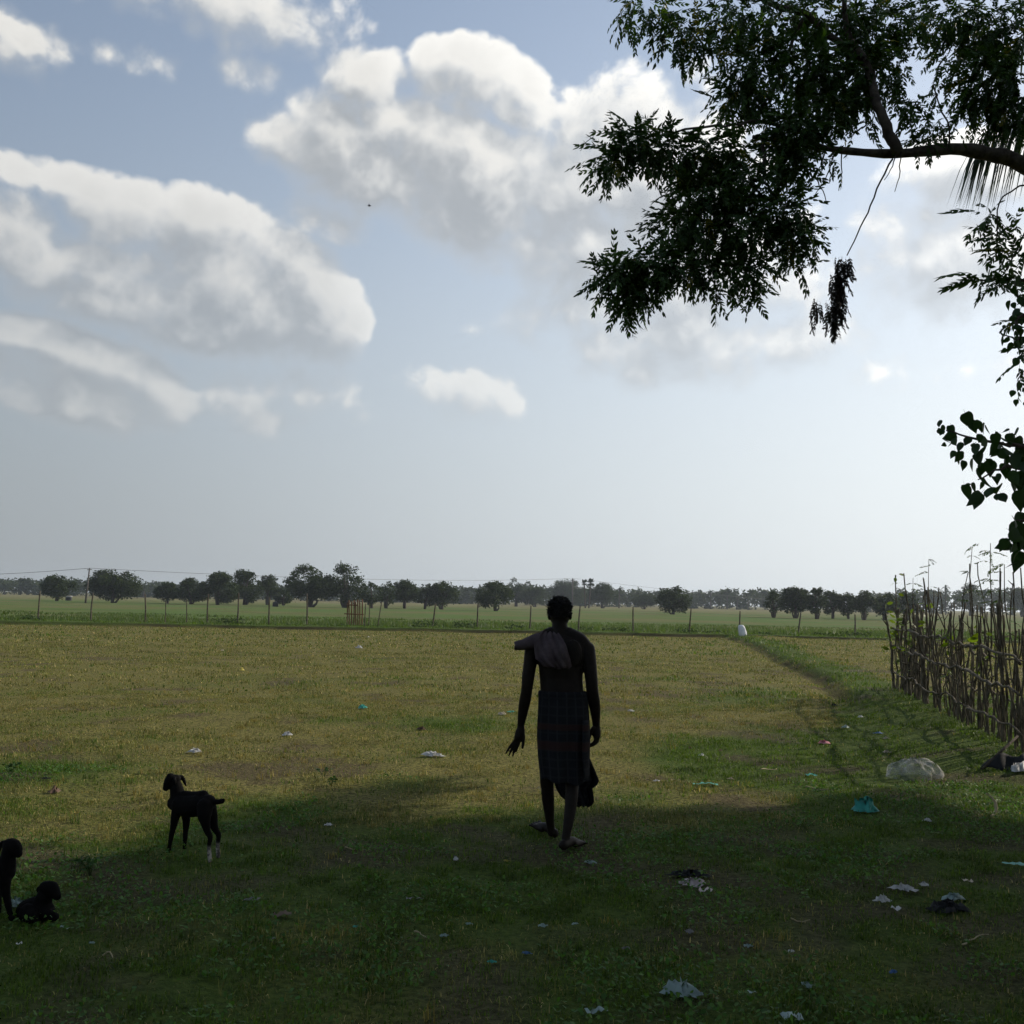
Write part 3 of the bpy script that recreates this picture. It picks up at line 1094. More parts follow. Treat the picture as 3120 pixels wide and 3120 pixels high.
def frond(pts, seed, n=54, ll=.75, droop=.9, tint=(.030, .052, .018), sw=.8):
    r = np.random.default_rng(seed)
    P = spline(pts, 40)
    f_ = MB()
    f_.tube(P, np.linspace(.016, .003, 40), 6, tint)
    T = np.gradient(P, axis=0)
    T /= np.linalg.norm(T, axis=1)[:, None]
    for i in range(n):
        u = .12 + .88 * i / (n - 1)
        j = min(int(u * 39), 39)
        side = np.cross(T[j], (0, 0, 1.0))
        side /= np.linalg.norm(side) + 1e-9
        for sd in (1, -1):
            d = T[j] * (.55 + .5 * u) + side * sd * (sw - .44 * sw * u) + np.array([0, 0, -droop * r.uniform(.5, 1.1)])
            d /= np.linalg.norm(d)
            L = ll * (.55 + .6 * math.sin(math.pi * min(1, u * .85 + .1))) * r.uniform(.85, 1.1)
            wv = np.cross(d, (0, 0, 1.0))
            wv = wv / (np.linalg.norm(wv) + 1e-9) * .011
            p0 = P[j]
            p1 = p0 + d * L * .5
            p2 = p1 + (d + np.array([0, 0, -.35])) / 1.1 * L * .5
            f_.add([p0 - wv * .6, p0 + wv * .6, p1 + wv, p1 - wv], [(0, 1, 2, 3)], np.array(tint) * r.uniform(.7, 1.3))
            f_.add([p1 - wv, p1 + wv, p2], [(0, 1, 2)], np.array(tint) * r.uniform(.7, 1.3))
    return f_


top = np.array([7.7, 9.6, 6.35])
fr = frond([top, dpt(2060, 120, 9.2), dpt(1985, 160, 9.0), dpt(1910, 210, 8.9), dpt(1840, 265, 8.8)], 71, n=64, ll=.95, droop=1.3, sw=.30)
fr.build('frond', m_frond, palm, loc=-PB)
fr = frond([top, dpt(2080, -20, 9.4), dpt(1990, 20, 9.3), dpt(1920, 75, 9.2), dpt(1885, 140, 9.1)], 72, ll=.55)
fr.build('frond', m_frond, palm, loc=-PB)
r = np.random.default_rng(73)
for k_ in range(9):
    a = -1.0 + k_ * .42
    e = np.array([math.cos(a), math.sin(a), 0])
    fr = frond([top, top + e * 1.0 + (0, 0, .5), top + e * 1.9 + (0, 0, .35), top + e * 2.7 + (0, 0, -.5)], 74 + k_, n=36)
    fr.build('frond', m_frond, palm, loc=-PB)

# --- heart-leaved tree at the right edge: each large leaf is a part
ht = thing('portia_tree', 'tree with large dark heart-shaped leaves at the edge of the view', 'tree', (3.5, 4.7, 0))
HB = np.array(ht.location)
mb = MB()
mb.tube(spline([(0, 0, -.05), (.03, 0, 1.0), (-.05, .02, 2.2), (.1, 0, 3.6)], 14), np.linspace(.09, .03, 14), 10)
mb.build('trunk', m_bark, ht, smooth=True)


def heart_leaf(seed):
    r = np.random.default_rng(seed)
    half = [(0, 0), (.10, -.08), (.26, -.06), (.40, .10), (.43, .30), (.34, .55), (.17, .80), (0, 1.08)]
    Vv, Ff = [], []
    fold = r.uniform(.15, .4)
    curl = r.uniform(-.15, .3)
    for x_, y_ in half:
        Vv.append((0, y_, -curl * y_ * y_))
    for x_, y_ in half:
        Vv.append((x_, y_, fold * x_ - curl * y_ * y_))
    for x_, y_ in half:
        Vv.append((-x_, y_, fold * x_ * .8 - curl * y_ * y_))
    n_ = len(half)
    for i in range(n_ - 1):
        Ff.append((i, i + 1, n_ + i + 1, n_ + i))
        Ff.append((i + 1, i, 2 * n_ + i, 2 * n_ + i + 1))
    Vv += [(0, -.35, .05), (.012, -.35, .05), (.012, 0, 0), (-.012, 0, 0)]
    k0 = 3 * n_
    Ff.append((k0, k0 + 1, k0 + 2, k0 + 3))
    u_ = r.uniform(.8, 1.2)
    return make_mesh('leaf', np.array(Vv), np.array(Ff), np.tile(np.array([.022, .050, .012]) * u_, (len(Vv), 1)))


HL = [heart_leaf(s) for s in range(6)]
r = np.random.default_rng(91)
# (x, y, size m) seen in the 1932 view
HEART = [(1772, 805, .05), (1770, 820, .045), (1783, 840, .05), (1782, 815, .05), (1795, 815, .06), (1803, 835, .07), (1812, 850, .07),
         (1822, 800, .09), (1832, 812, .08), (1848, 808, .06), (1858, 815, .07), (1845, 835, .07), (1828, 840, .07), (1838, 858, .08),
         (1862, 850, .09), (1878, 835, .07), (1890, 842, .08), (1905, 836, .08), (1920, 845, .09), (1850, 875, .10), (1835, 885, .09),
         (1868, 890, .09), (1885, 870, .09), (1900, 865, .08), (1912, 878, .09), (1925, 880, .10), (1895, 895, .09), (1820, 935, .09),
         (1848, 905, .10), (1858, 920, .08), (1838, 925, .06), (1850, 955, .11), (1870, 940, .09), (1885, 940, .10), (1905, 915, .10),
         (1918, 930, .10), (1928, 915, .11), (1930, 860, .10), (1925, 950, .10), (1815, 868, .06), (1800, 862, .05), (1875, 915, .07),
         (1915, 1000, .09), (1925, 1010, .10), (1908, 1025, .10), (1928, 1040, .11), (1918, 1045, .09), (1930, 1070, .12), (1905, 1045, .10), (1926, 985, .08),
         (1912, 752, .07), (1926, 740, .08), (1918, 765, .05), (1922, 640, .09), (1928, 655, .09), (1915, 630, .07), (1900, 632, .05), (1890, 637, .045), (1905, 655, .07), (1912, 668, .09),
         (1925, 690, .09), (1918, 600, .08), (1926, 580, .09), (1930, 615, .09), (1905, 585, .08), (1912, 560, .08), (1925, 545, .09), (1930, 710, .06), (1908, 610, .06),
         (1922, 825, .07), (1880, 855, .08), (1932, 900, .1), (1935, 960, .1), (1938, 1030, .1), (1936, 580, .09), (1938, 640, .09), (1940, 870, .1), (1945, 920, .1)]
HEART += [(a + r.normal(0, 9), b_ + r.normal(0, 9), c_ * r.uniform(.6, .85)) for a, b_, c_ in HEART if a > 1775]
for k_, (hx, hy, hs) in enumerate(HEART):
    dep = 4.55 + r.uniform(-.22, .22)
    p = dpt(hx, hy, dep) + np.array([0, 0, hs * .5])
    add_object('leaf', HL[k_ % 6], m_broad, ht, loc=p - HB,
               rot=(-math.pi / 2 + r.normal(0, .5), r.normal(0, .6), r.uniform(-1.2, 1.2)), scale=hs * r.uniform(.72, .98) * (.62 if hy < 780 else .86))
for k_, pts in enumerate([[(3.45, 4.7, 2.1), dpt(1960, 850, 4.6), dpt(1900, 840, 4.55), dpt(1830, 825, 4.55), dpt(1785, 812, 4.55)],
                          [(3.45, 4.7, 2.0), dpt(1950, 890, 4.6), dpt(1890, 885, 4.55), dpt(1845, 905, 4.55)],
                          [(3.45, 4.7, 2.6), dpt(1960, 600, 4.6), dpt(1925, 640, 4.55), dpt(1895, 632, 4.55)],
                          [(3.45, 4.7, 2.6), dpt(1960, 540, 4.6), dpt(1920, 575, 4.55)],
                          [(3.45, 4.7, 1.9), dpt(1960, 985, 4.6), dpt(1915, 1000, 4.55)]]):
    branch(pts, .012, .0025, n=14, wob=.003, parent=ht, base=HB, seed=95 + k_)

# ------------------------------------------------------------------ trees standing in the far fields
m_far = mat_leafy('far_leaf', (1, 1, 1), .25, (1.3, 1.4, .5), .7, .08)
CARD = np.array([(-.5, -.3, 0), (.5, -.3, .08), (.5, .3, -.05), (-.5, .3, .06)])
CARDF = np.array([(0, 1, 2, 3)])


def leaf_cloud(lobes, per, size, seed, c1, c2, shell=.5):
    """leaf cards spread through lobes (centre, radii)"""
    r = np.random.default_rng(seed)
    P, Nn, S = [], [], []
    for c_, rad in lobes:
        n = max(6, int(per * (rad[0] * rad[2]) ** .9))
        u = r.normal(0, 1, (n, 3))
        u /= np.linalg.norm(u, axis=1)[:, None]
        q = u * (r.uniform(shell ** 3, 1, n) ** (1 / 3))[:, None] * rad * (1 + r.normal(0, .16, n)).clip(.6, 1.45)[:, None]
        P.append(c_ + q)
        S.append(size * r.uniform(.55, 1.35, n))
    P, S = np.concatenate(P), np.concatenate(S)
    n = len(P)
    M = rot_euler(r.uniform(-.9, .9, n), r.uniform(-.9, .9, n), r.uniform(0, 6.283, n)) * S[:, None, None]
    u = r.uniform(0, 1, n)[:, None]
    tint = (np.array(c1) * u + np.array(c2) * (1 - u)) * r.uniform(.7, 1.3, n)[:, None]
    return scatter(CARD, CARDF, P, M, tint)


def field_tree(x0, x1, top, base, label, seed, trunk=.22, airy=0.0, skirt=0.0, lean=0.0, name='field_tree', grp='trees standing in the far green field', dist=None):
    """a tree filling columns x0..x1 and rows top..base of the photograph, on the ground where its base is seen"""
    r = np.random.default_rng(seed)
    cx = .5 * (x0 + x1)
    p = on_plane(cx, base)
    if dist:
        p = at_depth(cx, base, dist)
        p[2] = 0
    mpp = p[1] / FPX
    H = (base - top) * mpp
    W = (x1 - x0) * mpp * .62
    trunk *= .42
    o = thing(name, label, 'tree', p, grp)
    zb = H * (trunk if skirt == 0 else .05)
    lobes = []
    nl = int(13 + 7 * r.uniform())
    skew = r.uniform(.75, 1.3, 2)
    for i in range(nl):
        a = r.uniform(0, 6.283)
        hgt = r.uniform(0, 1)
        # crown widest at a third of its height
        prof = math.sin(math.pi * min(1, .20 + .72 * hgt)) ** .7
        rr_ = W * .72 * prof * math.sqrt(r.uniform(.1, 1))
        rad = W * r.uniform(.17, .44) * (.8 + .35 * prof)
        rz = min(rad * .85, H * .26)
        zc = zb + rz * .8 + (H - zb - 1.75 * rz) * hgt
        lobes.append((np.array([rr_ * math.cos(a) * (skew[0] if math.cos(a) < 0 else skew[1]), rr_ * math.sin(a), zc]), np.array([rad, rad, rz])))
    lobes.append((np.array([W * r.uniform(-.35, .35), 0, H - W * .26]), np.array([W * .34, W * .34, W * .28])))
    for i in range(7):       # ragged twigs that break the outline
        a, e = r.uniform(0, 6.283), r.uniform(-.1, 1.2)
        lobes.append((np.array([math.cos(a) * math.cos(e) * W * .92, math.sin(a) * math.cos(e) * W * .92, zb + (H - zb) * (.42 + .50 * math.sin(e))]),
                      np.array([W * .16, W * .16, W * .13]) * r.uniform(.7, 1.3)))
    for sd in (-1, 1):
        lobes.append((np.array([sd * W * .62, r.normal(0, .3) * W, zb + (H - zb) * r.uniform(.3, .5)]), np.array([W * .38, W * .36, min(W * .36, H * .25)])))
    dens = 260 * (1 - .62 * airy)
    V, F, T = leaf_cloud(lobes, dens, .26, seed + 1, (.020, .034, .012), (.048, .068, .022), .35 if airy else .5)
    ok = V[:, 2].reshape(-1, 4).min(1) > .12
    V = V.reshape(-1, 4, 3)[ok].reshape(-1, 3)
    T = T.reshape(-1, 4, 3)[ok].reshape(-1, 3)
    F = np.arange(len(V)).reshape(-1, 4)
    add_object('crown', make_mesh('crown', V, F, T), m_far, o)['kind'] = 'stuff'
    mb = MB()
    tr = max(.07, .05 * H)
    fork = np.array([lean * .3, 0, H * .30])
    mb.tube(spline([(0, 0, -.15), (lean * .1, .03, H * .15), fork], 6), np.linspace(tr * 1.2, tr * .8, 6), 8)
    for k in range(2):
        bx = r.uniform(-.25, .25) * W
        c_ = lobes[6 + k][0]
        mb.tube(spline([(bx * .3, 0, -.1), (bx, 0, H * .18), c_], 8), np.linspace(tr * .7, .03, 8), 7)
    for i in range(5):
        c_ = lobes[i][0]
        mid = .5 * (fork + c_) + np.array([0, 0, .06 * H])
        mb.tube(spline([fork, mid, c_], 6), np.linspace(tr * .55, .03, 6), 6)
    mb.build('trunk', m_bark, o, smooth=True)
    return o


FT = [
    (128, 215, 1750, 1831, 'small tree with a thin leaning trunk, nearest the frame edge in the far field', .22, .2, 0),
    (269, 416, 1736, 1837, 'broad rounded bushy tree just beside the leaning utility pole', .1, 0, 1),
    (476, 545, 1773, 1839, 'low dense tree starting the joined tree clump', .1, 0, 1),
    (536, 625, 1761, 1841, 'second tree of the joined tree clump, crown merging with its neighbours', .16, 0, 0),
    (610, 716, 1742, 1843, 'tall tree in the middle of the joined tree clump', .16, 0, 0),
    (700, 790, 1736, 1843, 'tallest tree of the joined tree clump, with a drooping outer side', .14, 0, 0),
    (780, 848, 1750, 1843, 'narrow tree ending the joined tree clump beside a black tank', .2, .2, 0),
    (838, 886, 1788, 1845, 'low bushy tree between the tree clump and the big dark tree', .12, .1, 0),
    (881, 1008, 1719, 1850, 'biggest darkest tree with a domed crown behind the stick gate', .22, 0, 0),
    (996, 1107, 1716, 1852, 'tall airy tree with sky showing through its limbs above the gate', .24, .75, 0),
    (1106, 1158, 1775, 1854, 'small tree close past the airy tree', .18, .2, 0),
    (1153, 1200, 1771, 1854, 'thin small tree with a see-through crown', .2, .5, 0),
    (1192, 1273, 1766, 1854, 'medium tree with a forked trunk right of the thin small tree', .22, .1, 0),
    (1270, 1318, 1790, 1856, 'slender short tree in front of the hazy woods', .25, .3, 0),
    (1302, 1390, 1771, 1857, 'round-crowned tree leaning over the dark shrub bank', .22, .1, 0),
    (1459, 1558, 1771, 1862, 'spreading tree with a slanting trunk just before the walking person', .22, .2, 0),
    (1664, 1778, 1767, 1848, 'full leafy tree directly behind the walking person', .18, .1, 0),
    (2006, 2097, 1786, 1872, 'pointed dark tree standing alone with a small bush at its foot', .14, 0, 0),
    (2331, 2383, 1800, 1882, 'slim tree starting the far row of trees', .3, .2, 0),
    (2379, 2470, 1789, 1884, 'wide tree second in the far row of trees', .36, 0, 0),
    (2462, 2514, 1791, 1887, 'upright tree third in the far row, on a bare trunk', .38, 0, 0),
    (2505, 2570, 1802, 1885, 'rounded tree fourth in the far row of trees', .28, 0, 0),
    (2560, 2610, 1810, 1886, 'lower tree filling the gap in the far row of trees', .3, .1, 0),
    (2598, 2670, 1800, 1890, 'dark tree in the far row just before the stick fence', .34, 0, 0),
    (2662, 2732, 1806, 1890, 'tree in the far row seen over the end of the stick fence', .3, 0, 0),
    (2735, 2795, 1804, 1890, 'last tree of the far row, seen through the fence sticks', .3, 0, 0),
]
for k_, (a, b_, tp, bs, lab, tk, ai, skt) in enumerate(FT):
    field_tree(a, b_, tp, bs, lab, 200 + 7 * k_, tk, ai, skt, lean=.4 if k_ in (0, 14, 15) else 0)
# hazier trees further back
for k_, (a, b_, tp, lab) in enumerate([
        (1548, 1596, 1769, 'pale hazy tree rising above the woods before the person'), (1592, 1670, 1796, 'rounded hazy tree in the far woods beside the person'),
        (1795, 1874, 1778, 'tall domed hazy tree beside the pair of palmyra palms'), (1926, 2000, 1808, 'low hazy tree between the domed tree and the lone dark tree'),
        (2925, 2990, 1756, 'tall round hazy tree above the woods, seen over the stick fence'), (3080, 3150, 1770, 'hazy tree at the frame edge above the stick fence')]):
    field_tree(a, b_, tp, 1856, lab, 500 + 7 * k_, .3, .15, 0, name='distant_tree', grp='hazy trees along the far woods', dist=300)

# distant woods: one mass
prof_x = [-400, 0, 120, 300, 420, 480, 700, 900, 1150, 1400, 1500, 1580, 1700, 1850, 2000, 2110, 2330, 2600, 2780, 2900, 3120, 3600]
prof_y = [1775, 1777, 1780, 1778, 1790, 1788, 1790, 1792, 1800, 1806, 1800, 1797, 1806, 1808, 1812, 1818, 1812, 1822, 1818, 1814, 1806, 1806]
r = np.random.default_rng(640)
lobes = []
for i in range(1300):
    px_ = r.uniform(-500, 3650)
    dep = r.uniform(395, 450)
    hor = 1830 + .0204 * (px_ - 1560)
    top = np.interp(px_, prof_x, prof_y) - 9 + r.normal(0, 5)
    H = max(2.0, (hor - top) * dep / FPX + CAM_H)
    X_ = (px_ - PX / 2) / FPX * dep
    rad = r.uniform(1.6, 3.4)
    zc = H - rad * .7 if i % 3 else r.uniform(.2, .9) * H - rad * .5
    lobes.append((np.array([X_, dep, max(zc, .8)]), np.array([rad, rad * .7, rad * .85])))
V, F, T = leaf_cloud(lobes, 10, 1.1, 641, (.022, .036, .014), (.040, .056, .022), .5)
V[:, 2] = np.maximum(V[:, 2], -.05)
o = add_object('distant_woods', make_mesh('distant_woods', V, F, T), m_far)
tag(o, 'long hazy belt of woods closing the far side of the fields', 'woods', kind='stuff')


# palms that stick out of the woods
def far_palm(px_, top, label, dep, fan=False, crown=1.5, seed=0, thick=.16):
    r = np.random.default_rng(seed)
    hor = 1830 + .0204 * (px_ - 1560)
    H = (hor - top) * dep / FPX + CAM_H
    o = thing('palmyra_palm' if fan else 'distant_palm', label, 'palm', ((px_ - PX / 2) / FPX * dep, dep, 0), 'palms rising above the far woods')
    hc = H - crown * .8
    mb = MB()
    lx = r.uniform(-.5, .5)
    mb.tube(spline([(lx, 0, -.2), (lx * .4, 0, hc * .5), (0, 0, hc)], 8), np.linspace(thick * 1.3, thick, 8), 8)
    mb.build('trunk', m_bark, o, smooth=True)
    f_ = MB()
    nfr = 26 if fan else 18
    for i in range(nfr):
        a = r.uniform(0, 6.283)
        e = r.uniform(-.7, 1.3)
        d = np.array([math.cos(a) * math.cos(e), math.sin(a) * math.cos(e), math.sin(e)])
        L = crown * r.uniform(.75, 1.05)
        s_ = np.array([-math.sin(a), math.cos(a), 0])
        tt = np.array([.028, .042, .018]) * r.uniform(.7, 1.3)
        c0 = np.array([0, 0, hc])
        if fan:
            tip = c0 + d * L
            n_ = np.cross(d, s_)
            w1 = s_ * L * .42
            f_.add([c0, c0 + d * L * .45 - w1 * .8, c0 + d * L * .8 - w1 * .7, tip, c0 + d * L * .8 + w1 * .7, c0 + d * L * .45 + w1 * .8],
                   [(0, 1, 2, 3), (0, 3, 4, 5)], tt)
        else:
            prev = None
            for k in range(6):
                u = k / 5
                p = c0 + d * L * u + np.array([0, 0, -L * .55 * u * u])
                w1 = s_ * L * .13 * math.sin(math.pi * min(1, u * .9 + .12)) + np.array([0, 0, -.04 * L])
                if prev is not None:
                    f_.add([prev[0] - prev[1], prev[0], p, p - w1], [(0, 1, 2, 3)], tt)
                    f_.add([prev[0], prev[0] + prev[1] * (1, 1, -1), p + w1 * (1, 1, -1), p], [(0, 1, 2, 3)], tt)
                prev = (p, w1)
    f_.build('crown', m_far, o)
    return o


far_palm(1784, 1766, 'thinner of two palmyra palms standing close together above the woods', 290, True, 1.25, 701, .15)
far_palm(1803, 1763, 'leaning palmyra palm with the larger head of the close pair', 290, True, 1.5, 702, .16)
far_palm(1891, 1778, 'shaggy palm beside the domed hazy tree', 330, False, 2.0, 703)
far_palm(2169, 1789, 'tallest palm over the woods beyond the lone dark tree', 400, False, 2.6, 704, .22)
far_palm(2219, 1797, 'palm with a flat round head beside the tallest woods palm', 400, True, 2.1, 705, .2)
far_palm(2251, 1810, 'short palm just showing over the middle of the woods', 400, False, 1.7, 706, .2)
far_palm(2282, 1810, 'short palm before the far row of trees starts', 400, True, 1.7, 707, .2)
far_palm(2883, 1776, 'slender palm seen over the sprouting stick fence', 330, False, 1.9, 708, .16)
far_palm(24, 1771, 'palm over the woods at the very edge of the far field', 400, False, 2.0, 709, .2)
far_palm(449, 1777, 'drooping palm between the bushy tree and the tree clump', 380, False, 2.3, 710, .2)

# ------------------------------------------------------------------ poles and wires
m_pole = mat_plain('pole_concrete', (.07, .062, .055), (.13, .115, .10), 4, .85)
m_wire = mat_plain('wire', (.06, .06, .065), None, rough=.5)
P1b = on_plane(260, 1838)
P1t = at_depth(273, 1731, P1b[1])
pole1 = thing('utility_pole', 'thin dark utility pole leaning in the far field between two round trees', 'pole', P1b)
mb = MB()
mb.tube([(0, 0, -.3), tuple((P1t - P1b) * .5), tuple(P1t - P1b)], [.16, .13, .10], 8)
mb.build('shaft', m_pole, pole1, smooth=True)
mb = MB()
mb.tube([P1t - P1b + (-.35, 0, -.25), P1t - P1b + (.35, 0, -.2)], [.06, .06], 6)
mb.build('crossarm', m_pole, pole1)
P2t = at_depth(1745, 1762, 300)
P2b = np.array([P2t[0], P2t[1], 0])
pole2 = thing('utility_pole', 'distant utility pole rising from the tree behind the person', 'pole', P2b)
mb = MB()
mb.tube([(0, 0, -.3), (0, 0, P2t[2] * .5), (0, 0, P2t[2])], [.22, .19, .16], 8)
mb.build('shaft', m_pole, pole2, smooth=True)
mb = MB()
mb.tube([(-.7, 0, P2t[2] - .5), (.7, 0, P2t[2] - .45)], [.10, .10], 6)
mb.build('crossarm', m_pole, pole2)


def wire(a, b_, sag, label):
    t_ = np.linspace(0, 1, 30)[:, None]
    P = a * (1 - t_) + b_ * t_
    P[:, 2] -= sag * 4 * (t_ * (1 - t_))[:, 0]
    mb = MB()
    mb.tube(P, np.full(30, .030), 5, cap=False)
    o = mb.build('overhead_wire', m_wire)
    tag(o, label, 'wire', 'overhead wires strung between the utility poles')


wire(P1t, at_depth(-400, 1752, 170), .5, 'overhead wire running from the leaning pole out of the frame')
wire(P1t, P2t, 1.1, 'long sagging overhead wire between the two utility poles')
wire(P2t, at_depth(2700, 1852, 420), 1.0, 'overhead wire dropping away from the distant pole towards the woods')

# ------------------------------------------------------------------ fence of thin posts behind the bund
m_post = mat_plain('post_wood', (.055, .045, .032), (.12, .10, .07), 9, .9, .3)
POSTS = [(116, 1879, 122, 1800), (278, 1879, 284, 1806), (443, 1885, 442, 1810), (504, 1883, 505, 1831), (569, 1887, 569, 1829), (633, 1887, 635, 1810),
         (723, 1887, 727, 1806), (820, 1895, 821, 1819), (935, 1897, 935, 1808), (1111, 1904, 1114, 1839), (1122, 1890, 1126, 1839), (1150, 1904, 1163, 1833),
         (1316, 1901, 1327, 1839), (1454, 1912, 1456, 1841), (1614, 1916, 1618, 1846), (1763, 1918, 1768, 1846), (1929, 1928, 1929, 1850),
         (2099, 1930, 2106, 1854), (2253, 1930, 2255, 1862), (2431, 1944, 2440, 1868), (2605, 1938, 2605, 1872), (2790, 1944, 2792, 1880), (2960, 1948, 2963, 1884)]
wf = thing('wire_fence', 'line of thin wooden fence posts along the grassy bund', 'fence', (0, 56, 0))
WB = np.array([0, 56.0, 0])
tops = []
r = np.random.default_rng(760)
for k_, (bx, by_, tx, ty) in enumerate(POSTS):
    dep = 56.2 + r.uniform(-.4, .4)
    b_ = at_depth(bx, by_, dep)
    t_ = at_depth(tx, ty, dep)
    b_[2] = float(height(b_[0], b_[1])) - .1
    mb = MB()
    mid = .5 * (b_ + t_) + r.normal(0, .02, 3)
    r0 = .045 if ty < 1825 or k_ > 11 else .03
    mb.tube(spline([b_, mid, t_], 7) - WB, np.linspace(r0 * 1.1, r0 * .8, 7), 7)
    mb.build('post', m_post, wf, smooth=True)
    tops.append((b_, t_))
for lv in (.45, .85):
    P = np.array([b_ * (1 - lv) + t_ * lv for b_, t_ in tops]) - WB
    mb = MB()
    mb.tube(P, np.full(len(P), .003), 4, cap=False)
    mb.build('wire', m_wire, wf)

# the little gate of split sticks
m_slat = mat_plain('gate_wood', (.11, .050, .026), (.22, .115, .058), 6, .85, .2, stretch=(1, 1, .2))
gb = at_depth(1080, 1907, 56.0)
gb[2] = float(height(gb[0], gb[1]))
gate = thing('stick_gate', 'small brown gate of upright sticks set in the post fence', 'gate', gb)
for k_, sxp in enumerate([1057, 1064, 1071, 1078, 1084, 1090, 1096, 1103]):
    b_ = at_depth(sxp, 1906, 56.0) - gb
    t_ = at_depth(sxp + [2, -1, 0, 1, -1, 0, 0, 1][k_], [1836, 1829, 1832, 1829, 1833, 1827, 1830, 1826][k_], 56.0) - gb
    b_[2] = -.05
    mb = MB()
    mb.tube(spline([b_, .5 * (b_ + t_) + (.01, 0, 0), t_], 6), np.full(6, .036), 6)
    mb.build('slat', m_slat, gate, smooth=True)
for ya, yb, xa, xb in [(1870, 1872, 1049, 1108), (1843, 1844, 1056, 1090)]:
    mb = MB()
    mb.tube([at_depth(xa, ya, 55.93) - gb, at_depth(xb, yb, 55.93) - gb], [.035, .035], 6)
    mb.build('rail', m_slat, gate, smooth=True)

# low dark shrubs along the bund
SHRUBS = [(1256, 1335, 1890), (1380, 1451, 1891), (1540, 1594, 1901), (1763, 1813, 1907), (1838, 1925, 1909), (2057, 2128, 1914), (2140, 2207, 1918),
          (2298, 2352, 1924), (2467, 2543, 1926), (2557, 2657, 1922), (640, 740, 1878), (60, 130, 1870)]
SHL = ['long low dark shrub below the round-crowned tree', 'dark shrub patch next to the leaning post', 'small shrub on the bund just before the person',
       'small shrub on the bund just behind the person', 'wide dark shrub at the foot of the post beyond the person', 'shrub midway between the person and the white sack',
       'low shrub closest before the white sack', 'low shrub closest after the white sack', 'shrub halfway from the sack to the stick fence', 'largest dark shrub nearest the stick fence',
       'faint low shrub below the joined tree clump', 'faint low shrub at the foot of the first fence post']
for k_, (a, b_, tp) in enumerate(SHRUBS):
    dep = 55.2
    c_ = at_depth(.5 * (a + b_), 1900, dep)
    c_[2] = float(height(c_[0], c_[1]))
    W = (b_ - a) * dep / FPX * .5
    zt = at_depth(.5 * (a + b_), tp, dep)[2] - c_[2]
    r = np.random.default_rng(780 + k_)
    lobes = [(np.array([u * W * .8, r.normal(0, .15), zt * .42]), np.array([W * .34, .3, zt * r.uniform(.42, .62)])) for u in np.linspace(-1, 1, 7)]
    V, F, T = leaf_cloud(lobes, 420, .085, 790 + k_, (.018, .036, .011), (.038, .066, .018), .2)
    V[:, 2] = np.maximum(V[:, 2], .0)
    o = thing('shrub', SHL[k_], 'shrub', c_, 'low shrubs along the grassy bund')
    add_object('foliage', make_mesh('foliage', V, F, T), m_far, o)['kind'] = 'stuff'
    mb = MB()
    for u in np.linspace(-.7, .7, 4):
        mb.tube([(u * W, 0, -.03), (u * W * 1.1, 0, zt * .5)], [.012, .006], 5)
    mb.build('stem', m_bark, o)

# white sack standing on the bund
sb_ = at_depth(2264, 1944, 51.6)
sb_[2] = float(height(sb_[0], sb_[1]))
m_sack = mat_plain('sack', (.72, .73, .76), (.60, .61, .66), 6, .55, .5, .4)
n_r, n_s = 14, 20
V = []
for i in range(n_r):
    u = i / (n_r - 1)
    rad = np.interp(u, [0, .06, .3, .6, .82, .9, .95, 1], [.16, .22, .235, .21, .19, .15, .17, .10])
    for j in range(n_s):
        a = 2 * math.pi * j / n_s
        w_ = 1 + .05 * math.sin(3 * a + 5 * u) + .03 * math.sin(7 * a - 9 * u)
        V.append((rad * math.cos(a) * w_ - .11 * u, rad * .8 * math.sin(a) * w_, .64 * u - .01))
F = [(i * n_s + j, i * n_s + (j + 1) % n_s, (i + 1) * n_s + (j + 1) % n_s, (i + 1) * n_s + j) for i in range(n_r - 1) for j in range(n_s)]
V += [(-.11, 0, .635), (0, 0, -.01)]
F3 = [((n_r - 1) * n_s + j, (n_r - 1) * n_s + (j + 1) % n_s, len(V) - 2) for j in range(n_s)]
sack = add_object('white_sack', make_mesh('white_sack', np.array(V), [np.array(F), np.array(F3)], smooth=True), m_sack, loc=sb_, scale=.86)
tag(sack, 'full white woven sack standing upright on the far bund', 'sack')

# small far objects between the trees
m_black = mat_plain('black_plastic', (.012, .012, .013), (.02, .02, .022), 8, .5)
m_tin = mat_plain('tin', (.30, .31, .32), (.20, .20, .21), 3, .5)
p = on_plane(839, 1848)
tank = thing('water_tank', 'small black tank standing in the field by the tree clump', 'tank', p)
mb = MB()
mb.tube([(0, 0, 0), (0, 0, .06), (0, 0, .35), (0, 0, .62), (0, 0, .72)], [.42, .45, .44, .44, .30], 16)
mb.build('body', m_black, tank, smooth=True)
mb = MB()
mb.tube([(0, 0, .71), (0, 0, .78)], [.14, .13], 12)
mb.build('lid', m_black, tank, smooth=True)
p = on_plane(209, 1830)
shed = thing('field_shed', 'tiny grey shed half hidden behind the thin leaning tree', 'shed', p)
mb = MB()
for (x0, x1, y0, y1, z0, z1) in [(-.45, .45, -.35, .35, 0, .62)]:
    mb.add([(x0, y0, z0), (x1, y0, z0), (x1, y1, z0), (x0, y1, z0), (x0, y0, z1), (x1, y0, z1), (x1, y1, z1), (x0, y1, z1)],
           [(0, 1, 5, 4), (1, 2, 6, 5), (2, 3, 7, 6), (3, 0, 4, 7)])
mb.build('wall', m_black, shed)
mb = MB()
